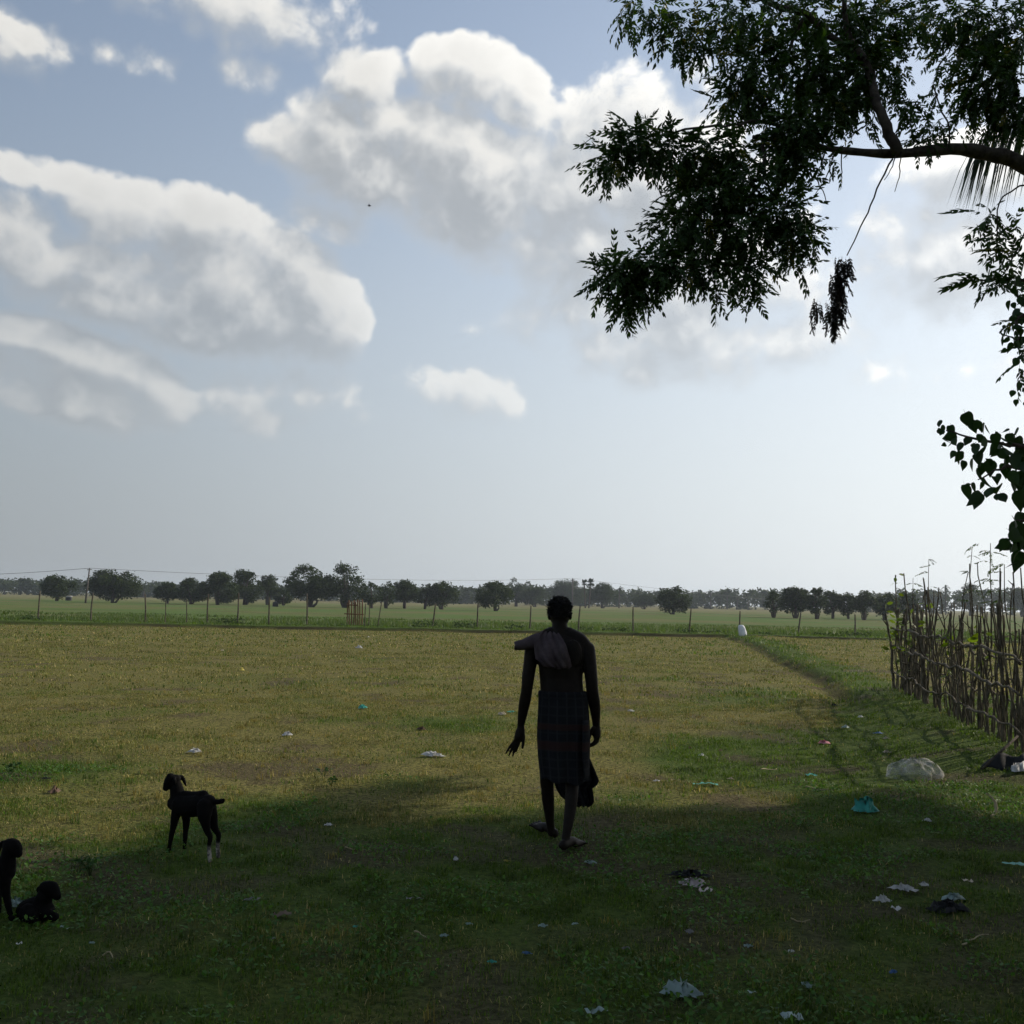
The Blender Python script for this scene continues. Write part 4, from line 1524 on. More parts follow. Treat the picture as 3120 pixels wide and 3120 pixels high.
mb.add([(-.55, -.45, .58), (.55, -.45, .62), (.55, .45, .66), (-.55, .45, .62), (-.5, -.4, .80), (.5, -.4, .80), (.5, .4, .82), (-.5, .4, .82)],
       [(0, 1, 5, 4), (1, 2, 6, 5), (2, 3, 7, 6), (3, 0, 4, 7), (4, 5, 6, 7), (3, 2, 1, 0)])
mb.build('roof', m_tin, shed)

# ------------------------------------------------------------------ fence of living sticks on the bank
m_stick = mat_plain('stick_bark', (.046, .038, .026), (.155, .13, .09), 22, .9, .6, stretch=(1, 1, .35))
m_sprout = mat_leafy('sprout_leaf', (1, 1, 1), .45, (1.3, 1.4, .4), .5, .2)
sf = thing('stick_fence', 'rough fence of upright sticks tied with crossing poles on the bank', 'fence', (6.4, 15.0, 0))
SB = np.array(sf.location)
r = np.random.default_rng(811)
FA, FB = np.array([7.35, 20.0]), np.array([5.42, 11.1])
NST = 120


def fence_pt(u, off=0.0):
    q = FA * (1 - u) + FB * u
    dirn = (FB - FA) / np.linalg.norm(FB - FA)
    q = q + np.array([-dirn[1], dirn[0]]) * off
    return np.array([q[0], q[1], float(height(q[0], q[1]))])


SPECIAL = {}
stake_tops = []
us = (np.arange(NST) / (NST - 1)) ** 1.0
for i in range(NST):
    u = us[i] + r.normal(0, .004)
    b_ = fence_pt(u, r.normal(0, .06)) + (0, 0, -.12)
    hgt = r.uniform(1.12, 1.62)
    if r.uniform() < .17:
        hgt = r.uniform(1.75, 2.15)
    if r.uniform() < .2:
        hgt = r.uniform(.8, 1.1)
    rad = r.uniform(.009, .017)
    if i in (0, 1, 5, 14, 22, 33, 45):
        rad = r.uniform(.028, .040)
        hgt = r.uniform(1.25, 1.6)
    lean = r.normal(0, .06, 2) * hgt
    n_ = 14
    P = spline([b_, b_ + (lean[0] * .3 + r.normal(0, .03), lean[1] * .3, hgt * .35), b_ + (lean[0] * .7 + r.normal(0, .04), lean[1] * .6, hgt * .7),
                b_ + (lean[0], lean[1], hgt + .1)], n_)
    P[1:-1] += r.normal(0, .007, (n_ - 2, 3))
    mb = MB()
    rr_ = np.linspace(rad * 1.1, rad * .65, n_) * (1 + .16 * r.normal(0, 1, n_).clip(-1.2, 1.2))
    mb.tube(P - SB, rr_, 8, tuple(np.full(3, r.uniform(.7, 1.2))))
    # stubs of cut side twigs
    for k_ in range(r.integers(1, 4)):
        j = r.integers(4, n_ - 1)
        d = r.normal(0, 1, 3) * (1, 1, .3) + (0, 0, .8)
        d /= np.linalg.norm(d)
        L = r.uniform(.05, .22)
        mb.tube([P[j] - SB, P[j] - SB + d * L * .5 + r.normal(0, .01, 3), P[j] - SB + d * L], [rad * .55, rad * .4, rad * .25], 6)
    if i in (49, 38, 27, 54):      # forked stakes
        d = np.array([r.uniform(-.25, .25), .1, .5])
        mb.tube(spline([P[9] - SB, P[9] - SB + d * .5 + (.02, 0, 0), P[9] - SB + d * 1.2], 6), np.linspace(rad * .8, rad * .4, 6), 7)
    mb.build('stake', m_stick, sf, smooth=True)
    stake_tops.append(P)
# cross poles
for z0, z1, off, rad in [(1.14, 1.00, -.12, .020), (.78, .66, -.13, .020), (.30, .24, -.12, .016), (.98, .92, .08, .013), (.52, .45, .08, .013)]:
    for seg in range(4):
        ua, ub = seg / 4 - .01, (seg + 1) / 4 + .03
        P = []
        for u in np.linspace(ua, ub, 12):
            q = fence_pt(u, off * (1 if seg % 2 else .7))
            q[2] = q[2] + z0 + (z1 - z0) * u + .022 * math.sin(u * 19 + z0 * 9) + r.normal(0, .018)
            P.append(q)
        mb = MB()
        mb.tube(np.array(P) - SB, np.linspace(rad, rad * .7, 12) * (1 + .1 * r.normal(0, 1, 12)), 7, (1.25, 1.25, 1.2))
        mb.build('rail', m_stick, sf, smooth=True)
# wedged post at the near end of the fence row and fresh shoots on the living stakes
ovalV = np.array([(0, 0, 0), (.3, .24, .03), (.65, .27, .05), (.95, .12, .02), (1.05, 0, 0), (.95, -.12, .02), (.65, -.27, .05), (.3, -.24, .03)])
ovalF = np.array([(0, 1, 2, 4), (2, 3, 4, 4), (0, 4, 6, 7)])
ovalF4 = np.array([(0, 1, 2, 3), (0, 3, 4, 5), (0, 5, 6, 7)])
for i in (0, 1, 3, 5, 8, 11, 14, 18, 23, 29, 50, 62, 74, 82, 90, 96):
    P = stake_tops[i]
    n_ = r.integers(7, 16)
    pp, dd, ss = [], [], []
    for k_ in range(n_):
        j = r.integers(7, 14)
        d = r.normal(0, 1, 3) * (1, 1, .5) + (0, 0, .15)
        d /= np.linalg.norm(d)
        pp.append(P[j] + d * r.uniform(.02, .10))
        dd.append(d + np.array([0, 0, -.3]))
        ss.append(r.uniform(.08, .14))
    pp, dd, ss = np.array(pp), np.array(dd), np.array(ss)
    M = frame_dirs(dd, r.normal(0, .8, n_)) * ss[:, None, None]
    tint = np.array([.105, .150, .020]) * r.uniform(.6, 1.25, n_)[:, None]
    V, F, T = scatter(ovalV, ovalF4, pp - SB, M, tint)
    o = add_object('shoot_leaves', make_mesh('shoot_leaves', V, F, T), m_sprout, sf)
    o['label'] = 'fresh yellow-green leaves sprouting from a stake'
# slender feather-leaved saplings growing up through the fence
for k_, (sx0, stx, sty, dep, nlv) in enumerate([(2880, 2830, 1703, 17.0, 8), (2955, 2962, 1668, 14.5, 16), (3040, 3018, 1655, 12.8, 20), (2790, 2782, 1760, 18.5, 6), (3095, 3060, 1720, 12.0, 8)]):
    tpt = at_depth(stx, sty, dep)
    u = (20.0 - dep) / (20.0 - 11.1)
    b_ = fence_pt(u, .15) + (0, 0, -.05)
    sap = thing('sapling', ['bare-stemmed feathery sapling above the middle of the stick fence', 'tall feathery sapling with a bent top over the stick fence',
                            'tallest feathery sapling beside the thick reddish stake', 'short feathery sapling over the far end of the stick fence',
                            'thin feathery sapling at the near end of the stick fence'][k_], 'sapling', b_, 'feathery saplings growing through the stick fence')
    P = spline([b_, b_ * .6 + tpt * .4 + (.03, 0, .05), b_ * .25 + tpt * .75 + (-.03, 0, 0), tpt], 16) - b_
    mb = MB()
    mb.tube(P, np.linspace(.011, .004, 16), 7)
    mb.build('stem', m_stick, sap, smooth=True)
    pp, dd = [], []
    for i in range(nlv):
        j = r.integers(9, 16)
        a = r.uniform(0, 6.283)
        pp.append(P[j])
        dd.append((math.cos(a), math.sin(a), r.uniform(-.1, .5)))
    me = leaves_mesh('feathery_leaves', np.array(pp), np.array(dd), r.uniform(.5, .85, nlv), LEAVES, 830 + k_, (.040, .075, .025), (.07, .105, .03), 0)
    add_object('feathery_leaves', me, m_neem, sap)

# ------------------------------------------------------------------ the humid air over the fields
m_haze, t, out = material('haze')
pv = t.node('ShaderNodeVolumePrincipled')
pv.inputs['Color'].default_value = (.78, .88, 1.0, 1)
pv.inputs['Density'].default_value = 0.00028
pv.inputs['Anisotropy'].default_value = 0.25
t.l.new(pv.outputs[0], out.inputs['Volume'])
hx, hy0, hy1, hz0, hz1 = 1450, -1450, 1650, -1.5, 16.0
V = np.array([(-hx, hy0, hz0), (hx, hy0, hz0), (hx, hy1, hz0), (-hx, hy1, hz0), (-hx, hy0, hz1), (hx, hy0, hz1), (hx, hy1, hz1), (-hx, hy1, hz1)])
F = np.array([(3, 2, 1, 0), (4, 5, 6, 7), (0, 1, 5, 4), (1, 2, 6, 5), (2, 3, 7, 6), (3, 0, 4, 7)])
haze = add_object('haze', make_mesh('haze', V, F), m_haze)
tag(haze, 'thin humid haze hanging over the fields', 'haze', kind='stuff')

# ------------------------------------------------------------------ living bodies: limbs grown into one skin


def ellipsoid(c_, rad, nu=18, nv=12):
    V, F = [], []
    for i in range(nv + 1):
        th = math.pi * i / nv
        for j in range(nu):
            ph = 2 * math.pi * j / nu
            V.append((c_[0] + rad[0] * math.sin(th) * math.cos(ph), c_[1] + rad[1] * math.sin(th) * math.sin(ph), c_[2] + rad[2] * math.cos(th)))
    for i in range(nv):
        for j in range(nu):
            k = (j + 1) % nu
            F.append((i * nu + j, (i + 1) * nu + j, (i + 1) * nu + k, i * nu + k))
    return np.array(V), np.array(F)


def limb_balls(mb, pts, radii, sides=14):
    """a tapered limb with round ends"""
    P = spline(pts, max(10, 5 * len(pts)))
    R = np.interp(np.linspace(0, 1, len(P)), np.linspace(0, 1, len(radii)), radii)
    mb.tube(P, R, sides)
    for p_, r_ in ((P[0], R[0]), (P[-1], R[-1])):
        V, F = ellipsoid(p_, (r_ * .99,) * 3, 12, 8)
        mb.add(V, F)


def rings(mb, rs, sides=24):
    """stack of (cx, cy, z, rx, ry) ellipses, closed at both ends"""
    V, F, F3 = [], [], []
    for (cx, cy, z, rx, ry) in rs:
        for j in range(sides):
            a = 2 * math.pi * j / sides
            V.append((cx + rx * math.cos(a), cy + ry * math.sin(a), z))
    for i in range(len(rs) - 1):
        for j in range(sides):
            k = (j + 1) % sides
            F.append((i * sides + j, i * sides + k, (i + 1) * sides + k, (i + 1) * sides + j))
    n_ = len(V)
    V += [rs[0][:3], rs[-1][:3]]
    T3 = []
    for j in range(sides):
        k = (j + 1) % sides
        T3.append((n_, k, j))
        T3.append((n_ + 1, (len(rs) - 1) * sides + j, (len(rs) - 1) * sides + k))
    mb.F4.append(np.array(F) + mb.n)
    mb.F3.append(np.array(T3) + mb.n)
    mb.V.append(np.array(V))
    mb.T.append(np.ones((len(V), 3)))
    mb.n += len(V)


def fuse(mb, voxel, smooth=6, factor=.5):
    """one continuous skin over overlapping shapes"""
    tmp = add_object('skin_source', mb.mesh('skin_source'))
    md = tmp.modifiers.new('remesh', 'REMESH')
    md.mode = 'VOXEL'
    md.voxel_size = voxel
    ms = tmp.modifiers.new('smooth', 'SMOOTH')
    ms.iterations = smooth
    ms.factor = factor
    dg = bpy.context.evaluated_depsgraph_get()
    me = bpy.data.meshes.new_from_object(tmp.evaluated_get(dg))
    src = tmp.data
    bpy.data.objects.remove(tmp, do_unlink=True)
    bpy.data.meshes.remove(src)
    me.polygons.foreach_set('use_smooth', np.ones(len(me.polygons), dtype=bool))
    return me


def grid_cloth(name, rows, thick, mat, parent=None, nx_=22, wave=None, **kw):
    """rows: list of (left point, right point); wave(u,v)-> offset vector"""
    V = []
    for i, (a, b_) in enumerate(rows):
        a, b_ = np.asarray(a, float), np.asarray(b_, float)
        for j in range(nx_):
            u = j / (nx_ - 1)
            p_ = a * (1 - u) + b_ * u
            if wave:
                p_ = p_ + np.asarray(wave(u, i / (len(rows) - 1)))
            V.append(p_)
    n_ = len(rows)
    F = [(i * nx_ + j, i * nx_ + j + 1, (i + 1) * nx_ + j + 1, (i + 1) * nx_ + j) for i in range(n_ - 1) for j in range(nx_ - 1)]
    me = make_mesh(name, np.array(V), np.array(F), smooth=True)
    o = add_object(name, me, mat, parent, **kw)
    so = o.modifiers.new('thickness', 'SOLIDIFY')
    so.thickness = thick
    so.offset = 0
    return o


# ------------------------------------------------------------------ the person walking away over the field
MB0 = ground_at(1711, 2601)
MD = MB0[1]


def mz(zx, zy, off=0.0):
    """a point of the figure from its place in the enlarged photograph, off metres beyond the near heel"""
    return at_depth(1480 + zx / 2.2476, 1780 + zy / 2.2476, MD + off) - MB0


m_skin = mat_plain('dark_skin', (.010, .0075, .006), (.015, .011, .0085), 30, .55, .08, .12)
m_hair = mat_plain('black_hair', (.006, .006, .006), (.012, .011, .010), 60, .6, .5)
person = thing('person', 'barefoot person in a checked wrap walking away across the grass', 'person', MB0)
mb = MB()
OF = .20


def ring(zy, x0, x1, ry, dy=0.0):
    c_ = mz(.5 * (x0 + x1), zy, OF + dy)
    w_ = abs(mz(x1, zy, OF)[0] - mz(x0, zy, OF)[0]) * .5
    return (c_[0], c_[1], c_[2], w_, ry)


rings(mb, [ring(1010, 372, 690, .105), ring(900, 365, 692, .11), ring(800, 372, 682, .10), ring(720, 374, 668, .092, .0), ring(640, 368, 664, .095, .01), ring(570, 362, 668, .105, .015),
           ring(500, 345, 684, .112, .02), ring(440, 330, 692, .105, .02), ring(400, 340, 688, .088, .02), ring(372, 372, 652, .068, .02), ring(345, 418, 588, .058, .025),
           ring(318, 446, 562, .056, .03), ring(285, 452, 560, .056, .035), ring(240, 455, 560, .06, .04)])
# trapezius and shoulders
limb_balls(mb, [mz(440, 340, OF + .02), mz(378, 384, OF + .02), mz(322, 440, OF + .02)], [.045, .052, .048])
limb_balls(mb, [mz(570, 338, OF + .02), mz(640, 382, OF + .02), mz(694, 444, OF + .02)], [.045, .053, .048])
# shoulder blades
for zx in (430, 598):
    V, F = ellipsoid(mz(zx, 480, OF - .055), (.062, .034, .10))
    mb.add(V, F)
# arms
limb_balls(mb, [mz(318, 440, OF + .02), mz(304, 540, OF + .01), mz(290, 640, OF), mz(281, 725, OF + .01), mz(268, 800, OF + .03), mz(252, 890, OF + .06), mz(240, 968, OF + .08)],
           [.052, .047, .044, .039, .041, .034, .024])
limb_balls(mb, [mz(698, 444, OF + .02), mz(712, 540, OF + .0), mz(722, 640, OF - .01), mz(730, 730, OF), mz(742, 810, OF + .03), mz(752, 890, OF + .07), mz(757, 968, OF + .10)],
           [.052, .047, .044, .042, .042, .034, .025])
# left hand, open
HO = OF + .08
limb_balls(mb, [mz(240, 965, HO), mz(240, 1005, HO), mz(232, 1045, HO)], [.025, .030, .030])
limb_balls(mb, [mz(225, 1005, HO), mz(215, 1050, HO)], [.022, .022])
for pts_ in ([(220, 1045), (184, 1086), (156, 1126), (138, 1160)], [(227, 1050), (196, 1100), (172, 1142), (158, 1174)],
             [(234, 1054), (210, 1106), (194, 1146), (185, 1176)], [(241, 1052), (226, 1096), (214, 1124), (208, 1146)]):
    k_ = len(pts_)
    limb_balls(mb, [mz(a, b_, HO + .008 * i) for i, (a, b_) in enumerate(pts_)], [.0105, .0090, .0080, .0065], 10)
limb_balls(mb, [mz(250, 1010, HO - .01), mz(258, 1050, HO - .012), mz(256, 1090, HO - .01), mz(252, 1120, HO - .005)], [.016, .0135, .0115, .0095], 10)
# right hand, half closed
HO = OF + .10
limb_balls(mb, [mz(757, 965, HO), mz(760, 1005, HO), mz(760, 1042, HO)], [.025, .029, .027])
limb_balls(mb, [mz(740, 995, HO), mz(746, 1030, HO)], [.020, .018])
for i, pts_ in enumerate([[(766, 1040), (770, 1066), (752, 1092), (722, 1106)], [(764, 1042), (766, 1070), (746, 1096), (716, 1110)],
                          [(760, 1044), (758, 1072), (738, 1098), (710, 1112)], [(754, 1044), (750, 1068), (734, 1088), (712, 1100)]]):
    limb_balls(mb, [mz(a, b_, HO + .012 * (1.5 - i) + .01 * j) for j, (a, b_) in enumerate(pts_)], [.012, .011, .010, .008], 10)
limb_balls(mb, [mz(738, 985, HO - .02), mz(720, 1010, HO - .02), mz(712, 1040, HO - .01), mz(709, 1066, HO)], [.016, .013, .0115, .009], 10)
# legs
LF = .42     # the far foot
limb_balls(mb, [mz(450, 960, OF), mz(430, 1150, OF + .06), mz(419, 1330, OF + .10), mz(422, 1400, OF + .12), mz(426, 1470, OF + .14), mz(434, 1560, OF + .17), mz(443, 1650, OF + .20), mz(450, 1700, LF - .01)],
           [.085, .066, .050, .045, .044, .036, .028, .029])
limb_balls(mb, [mz(610, 960, OF), mz(600, 1150, OF), mz(592, 1330, OF - .02), mz(590, 1400, OF - .06), mz(586, 1470, OF - .09), mz(574, 1580, OF - .12), mz(556, 1690, OF - .15), mz(545, 1760, .04), mz(540, 1790, .035)],
           [.085, .066, .050, .045, .045, .038, .030, .027, .029])


def foot(heel, ang, lift, seed):
    """sole on the ground, toes fanned; ang: heading from +y towards +x"""
    f_ = np.array([math.sin(ang), math.cos(ang), lift])
    f_ /= np.linalg.norm(f_)
    s_ = np.array([math.cos(ang), -math.sin(ang), 0])
    u_ = np.cross(s_, f_)
    limb_balls(mb, [heel + u_ * .034, heel + f_ * .09 + u_ * .045, heel + f_ * .155 + u_ * .030, heel + f_ * .195 + u_ * .020], [.033, .031, .027, .020])
    limb_balls(mb, [heel + f_ * .12 - s_ * .018 + u_ * .022, heel + f_ * .19 - s_ * .026 + u_ * .017], [.022, .019])
    limb_balls(mb, [heel + f_ * .12 + s_ * .018 + u_ * .022, heel + f_ * .19 + s_ * .026 + u_ * .017], [.022, .019])
    for k_, (o_, L_, r_) in enumerate([(-.042, .225, .0085), (-.022, .24, .009), (-.002, .25, .0095), (.018, .255, .010), (.042, .255, .0135)]):
        q_ = o_ if ang > 0 else -o_
        q_ = -q_
        limb_balls(mb, [heel + f_ * .185 + s_ * q_ * .8 + u_ * .016, heel + f_ * L_ + s_ * q_ * 1.25 + u_ * (.018 if lift < .2 else .03)], [r_ * 1.1, r_], 10)


foot(mz(466, 1738, LF) + (0, 0, .0), math.radians(-34), .16, 1)
foot(mz(530, 1828, .0) + (0, 0, .004), math.radians(34), .0, 2)
# head
hc = mz(507, 203, OF + .06)
V, F = ellipsoid(hc, (.071, .092, .104))
mb.add(V, F)
V, F = ellipsoid(mz(507, 255, OF + .10), (.054, .065, .062))
mb.add(V, F)
limb_balls(mb, [mz(507, 215, OF + .150), mz(507, 240, OF + .172)], [.010, .015])          # nose
for zx in (434, 581):                                                             # ears
    V, F = ellipsoid(mz(zx, 214, OF + .06), (.010, .022, .033), 14, 10)
    mb.add(V, F)
for zx in (482, 532):                                                             # brow
    V, F = ellipsoid(mz(zx, 192, OF + .140), (.020, .012, .012), 10, 8)
    mb.add(V, F)
limb_balls(mb, [mz(490, 272, OF + .158), mz(524, 272, OF + .158)], [.008, .008])
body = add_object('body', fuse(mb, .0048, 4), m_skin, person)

mb = MB()
r = np.random.default_rng(5)
V, F = ellipsoid(hc + (0, -.012, .020), (.074, .088, .089))
mb.add(V, F)
for i in range(1500):          # short tousled curls
    u_ = r.normal(0, 1, 3)
    u_ /= np.linalg.norm(u_)
    if u_[2] < -.42 or (u_[1] > .35 and u_[2] < .35):
        continue
    p0 = hc + (0, -.012, .020) + u_ * np.array([.076, .089, .091])
    L = r.uniform(.010, .023) * (1.25 if u_[2] > .2 else .8) * (1.3 if u_[0] < -.3 else 1)
    d1 = u_ + r.normal(0, .45, 3)
    d2 = d1 + r.normal(0, .9, 3) + (0, 0, -.3)
    p1 = p0 + d1 / np.linalg.norm(d1) * L * .55
    p2 = p1 + d2 / np.linalg.norm(d2) * L * .45
    mb.tube([p0, p1, p2], [.0032, .0030, .0012], 4, cap=False)
hair = mb.mesh('hair', True)
add_object('hair', hair, m_hair, person)

# the wrap (checked cotton), knotted at the waist and folded up to the knee
m_wrap, t, out = material('checked_cotton')
tcn = t.node('ShaderNodeTexCoord').outputs['Object']
sx3 = t.node('ShaderNodeSeparateXYZ')
t.l.new(tcn, sx3.inputs[0])
zc_ = sx3.outputs[2]
uat = t.node('ShaderNodeAttribute', attribute_name='tint')
usp = t.node('ShaderNodeSeparateColor')
t.l.new(uat.outputs['Color'], usp.inputs[0])
xc_ = usp.outputs[0]


def stripe(v, period, width, phase=0.0):
    f_ = t.m('FRACT', t.m('MULTIPLY_ADD', v, 1.0 / period, phase))
    return t.sstep(t.m('ABSOLUTE', t.m('SUBTRACT', f_, .5)), width + .04, width)


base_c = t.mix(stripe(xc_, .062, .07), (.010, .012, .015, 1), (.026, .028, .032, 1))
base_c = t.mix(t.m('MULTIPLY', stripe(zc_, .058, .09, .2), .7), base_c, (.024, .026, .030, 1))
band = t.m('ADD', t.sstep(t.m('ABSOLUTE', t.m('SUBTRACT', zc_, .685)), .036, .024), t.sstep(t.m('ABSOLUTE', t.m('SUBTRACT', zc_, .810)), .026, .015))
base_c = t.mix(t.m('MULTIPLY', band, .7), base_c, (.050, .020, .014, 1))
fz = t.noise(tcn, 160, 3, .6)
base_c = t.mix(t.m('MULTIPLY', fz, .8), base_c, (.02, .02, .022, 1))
b = t.node('ShaderNodeBsdfPrincipled')
t.l.new(base_c, b.inputs['Base Color'])
b.inputs['Roughness'].default_value = .9
b.inputs['Specular IOR Level'].default_value = .1
tr = t.node('ShaderNodeBsdfTranslucent')
t.l.new(base_c, tr.inputs[0])
mx = t.node('ShaderNodeMixShader')
mx.inputs[0].default_value = .15
t.l.new(b.outputs[0], mx.inputs[1])
t.l.new(tr.outputs[0], mx.inputs[2])
t.l.new(mx.outputs[0], out.inputs[0])

ns_, V, nr_ = 72, [], 0
WR = [(728, 366, 686, .112), (742, 358, 694, .122), (756, 357, 697, .120), (775, 360, 697, .117), (840, 355, 703, .125), (920, 350, 708, .132), (1000, 345, 714, .138), (1080, 348, 713, .142), (1160, 353, 709, .146),
      (1240, 361, 707, .152), (1300, 368, 706, .158), (1338, 371, 706, .162)]
for i, (zy, x0, x1, ry) in enumerate(WR):
    v = i / (len(WR) - 1)
    c_ = mz(.5 * (x0 + x1), zy, OF + .02 * v)
    w_ = abs(mz(x1, zy, OF)[0] - mz(x0, zy, OF)[0]) * .5
    for j in range(ns_):
        a = 2 * math.pi * j / ns_
        rip = 1 + (.015 + .085 * v) * math.sin(6 * a + 1.6 * math.sin(2.5 * v + a)) + (.01 + .035 * v) * math.sin(13 * a + 5 * v) + .012 * math.sin(23 * a - 6 * v)
        # silhouette sides stay put, folds show on front and back
        rx_ = w_ * (1 + (rip - 1) * .30 + .010 * math.sin(9 * v + 2 * a))
        V.append((c_[0] + rx_ * math.cos(a), c_[1] + ry * rip * math.sin(a), c_[2] + v * v * (.010 * math.sin(2 * a + .6) + .006 * math.sin(7 * a))))
nr_ = len(WR)
F = [(i * ns_ + j, (i + 1) * ns_ + j, (i + 1) * ns_ + (j + 1) % ns_, i * ns_ + (j + 1) % ns_) for i in range(nr_ - 1) for j in range(ns_)]
ucoord = np.tile(np.abs(np.arange(ns_) / ns_ - .5) * 2 * .52, nr_)
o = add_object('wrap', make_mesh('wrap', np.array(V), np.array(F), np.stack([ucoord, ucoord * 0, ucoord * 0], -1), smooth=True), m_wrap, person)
so = o.modifiers.new('thickness', 'SOLIDIFY')
so.thickness = .005
ss = o.modifiers.new('sub', 'SUBSURF')
ss.levels = ss.render_levels = 1
# loose front end of the wrap, swinging out between and beside the legs
ys = [1150, 1190, 1230, 1270, 1310, 1345, 1372, 1398, 1425, 1455, 1485, 1508, 1522]
Lx = np.interp(ys, [1150, 1345, 1400, 1450, 1485, 1522], [500, 466, 482, 510, 548, 628])
Rx = np.interp(ys, [1150, 1180, 1260, 1335, 1350, 1372, 1398, 1450, 1485, 1508, 1522], [680, 706, 742, 772, 778, 762, 730, 738, 740, 726, 698])
rows = [(mz(a, y_, OF + .20), mz(b_, y_, OF + .16)) for a, b_, y_ in zip(Lx, Rx, ys)]
o = grid_cloth('wrap_end', rows, .005, m_wrap, person, 30, lambda u, v: (0, .030 * v * math.sin(15 * u + 2 * v) + .015 * math.sin(31 * u), 0))
# narrow tucked fold along the side of the wrap
ys = np.linspace(930, 1342, 12)
rows = [(mz(668 + 6 * math.sin(y_ * .01), y_, OF - .135 - .00004 * (y_ - 900)), mz(704 + 4 * math.sin(y_ * .013), y_, OF - .085)) for y_ in ys]
grid_cloth('wrap_fold', rows, .006, m_wrap, person, 8, lambda u, v: (0, -.010 * math.sin(math.pi * u), 0))

# shirt slung over the shoulder
m_shirt = mat_plain('faded_shirt', (.066, .050, .055), (.100, .078, .083), 14, .9, .15, .1, trans=.08)
shirt = thing('shirt', 'faded purplish shirt slung over the shoulder of the walking person', 'shirt', MB0 + mz(430, 330, OF))
SHB = np.array(mz(430, 330, OF))
ys = [296, 312, 330, 352, 380, 410, 445, 480, 510, 535, 560, 578]
Lx = np.interp(ys, [296, 312, 330, 352, 380, 445, 510, 560, 578], [440, 405, 372, 350, 338, 334, 342, 395, 470])
Rx = np.interp(ys, [296, 312, 330, 352, 400, 445, 510, 560, 578], [470, 482, 498, 516, 545, 560, 578, 588, 565])
bo = np.interp(ys, [296, 312, 330, 352, 380, 420, 500, 578], [.06, .01, -.03, -.065, -.095, -.125, -.135, -.13])
rows = [(mz(a, y_, OF + .02 + q_) - SHB, mz(b_, y_, OF + .02 + q_ - .012) - SHB) for a, b_, y_, q_ in zip(Lx, Rx, ys, bo)]
grid_cloth('back_panel', rows, .008, m_shirt, shirt, 26, lambda u, v: (0, -.016 * math.sin(13 * u + 5 * v) * (.3 + v) - .008 * math.sin(29 * u - 7 * v) - .012 * math.sin(9 * v + 3 * u), .004 * math.sin(11 * u)))
# front half of the slung shirt
ys = [300, 330, 370, 420, 480, 540]
rows = [(mz(a, y_, OF + .09 + q_) - SHB, mz(b_, y_, OF + .10 + q_) - SHB) for a, b_, y_, q_ in zip([430, 385, 365, 362, 372, 385], [478, 488, 490, 486, 480, 470], ys, [-.04, .01, .04, .055, .06, .06])]
grid_cloth('front_panel', rows, .008, m_shirt, shirt, 14, lambda u, v: (0, .012 * math.sin(9 * u), 0))
P = spline([mz(372, 385, OF - .03), mz(330, 392, OF - .035), mz(265, 410, OF - .02), mz(197, 423, OF - .01)], 12) - SHB
V = []
for i, p_ in enumerate(P):
    u_ = i / 11
    ra, rb = np.interp(u_, [0, .3, 1], [.052, .046, .0235]), np.interp(u_, [0, .3, 1], [.036, .034, .045])
    for j in range(18):
        a = 2 * math.pi * j / 18
        V.append(p_ + (0.002 * math.sin(5 * a), rb * math.cos(a), ra * math.sin(a) * (1 + .05 * math.sin(9 * u_ + 3 * a))))
F = [(i * 18 + j, i * 18 + (j + 1) % 18, (i + 1) * 18 + (j + 1) % 18, (i + 1) * 18 + j) for i in range(11) for j in range(18)]
o = add_object('sleeve', make_mesh('sleeve', np.array(V), np.array(F), smooth=True), m_shirt, shirt)
so = o.modifiers.new('thickness', 'SOLIDIFY')
so.thickness = .006

# ------------------------------------------------------------------ three goat kids
m_goat, t, out = material('goat_coat')
tcn = t.node('ShaderNodeTexCoord').outputs['Object']
sx3 = t.node('ShaderNodeSeparateXYZ')
t.l.new(tcn, sx3.inputs[0])
nz = t.noise(tcn, 38, 5, .65)
sock = t.sstep(t.m('MULTIPLY_ADD', nz, .06, sx3.outputs[2]), .140, .095)
inner = t.sstep(t.m('MULTIPLY_ADD', nz, .02, sx3.outputs[0]), .056, .068)
blk = t.mix(nz, (.003, .003, .003, 1), (.007, .0065, .006, 1))
cc = t.mix(t.m('MULTIPLY', t.m('MULTIPLY', sock, inner), t.sstep(nz, .38, .6, .15, .8)), blk, (.50, .45, .40, 1))
b = t.node('ShaderNodeBsdfPrincipled')
t.l.new(cc, b.inputs['Base Color'])
b.inputs['Roughness'].default_value = .85
b.inputs['Specular IOR Level'].default_value = .06
bp = t.node('ShaderNodeBump')
bp.inputs['Strength'].default_value = .25
bp.inputs['Distance'].default_value = .004
t.l.new(t.noise(tcn, 240, 3, .6), bp.inputs['Height'])
t.l.new(bp.outputs[0], b.inputs['Normal'])
t.l.new(b.outputs[0], out.inputs[0])


m_goat_plain = mat_plain('goat_coat_black', (.003, .003, .003), (.007, .0065, .006), 38, .85, .1, .06)


def make_goat(px_, py_, label, limbs_, balls=(), mat=m_goat, dep=None):
    B0 = ground_at(px_, py_)
    D0 = B0[1]

    def gz(zx, zy, off=0.0):
        return at_depth(zx / 2.542, 2300 + zy / 2.542, D0 + off) - B0
    mb = MB()
    for pts_, rad in limbs_:
        limb_balls(mb, [gz(*q_) for q_ in pts_], rad, 14)
    for (q_, rad) in balls:
        V, F = ellipsoid(gz(*q_), rad)
        mb.add(V, F)
    me = fuse(mb, .0042, 3, .45)
    o = add_object('goat_kid', me, mat, loc=B0)
    return tag(o, label, 'goat', 'black goat kids resting and standing on the grass')


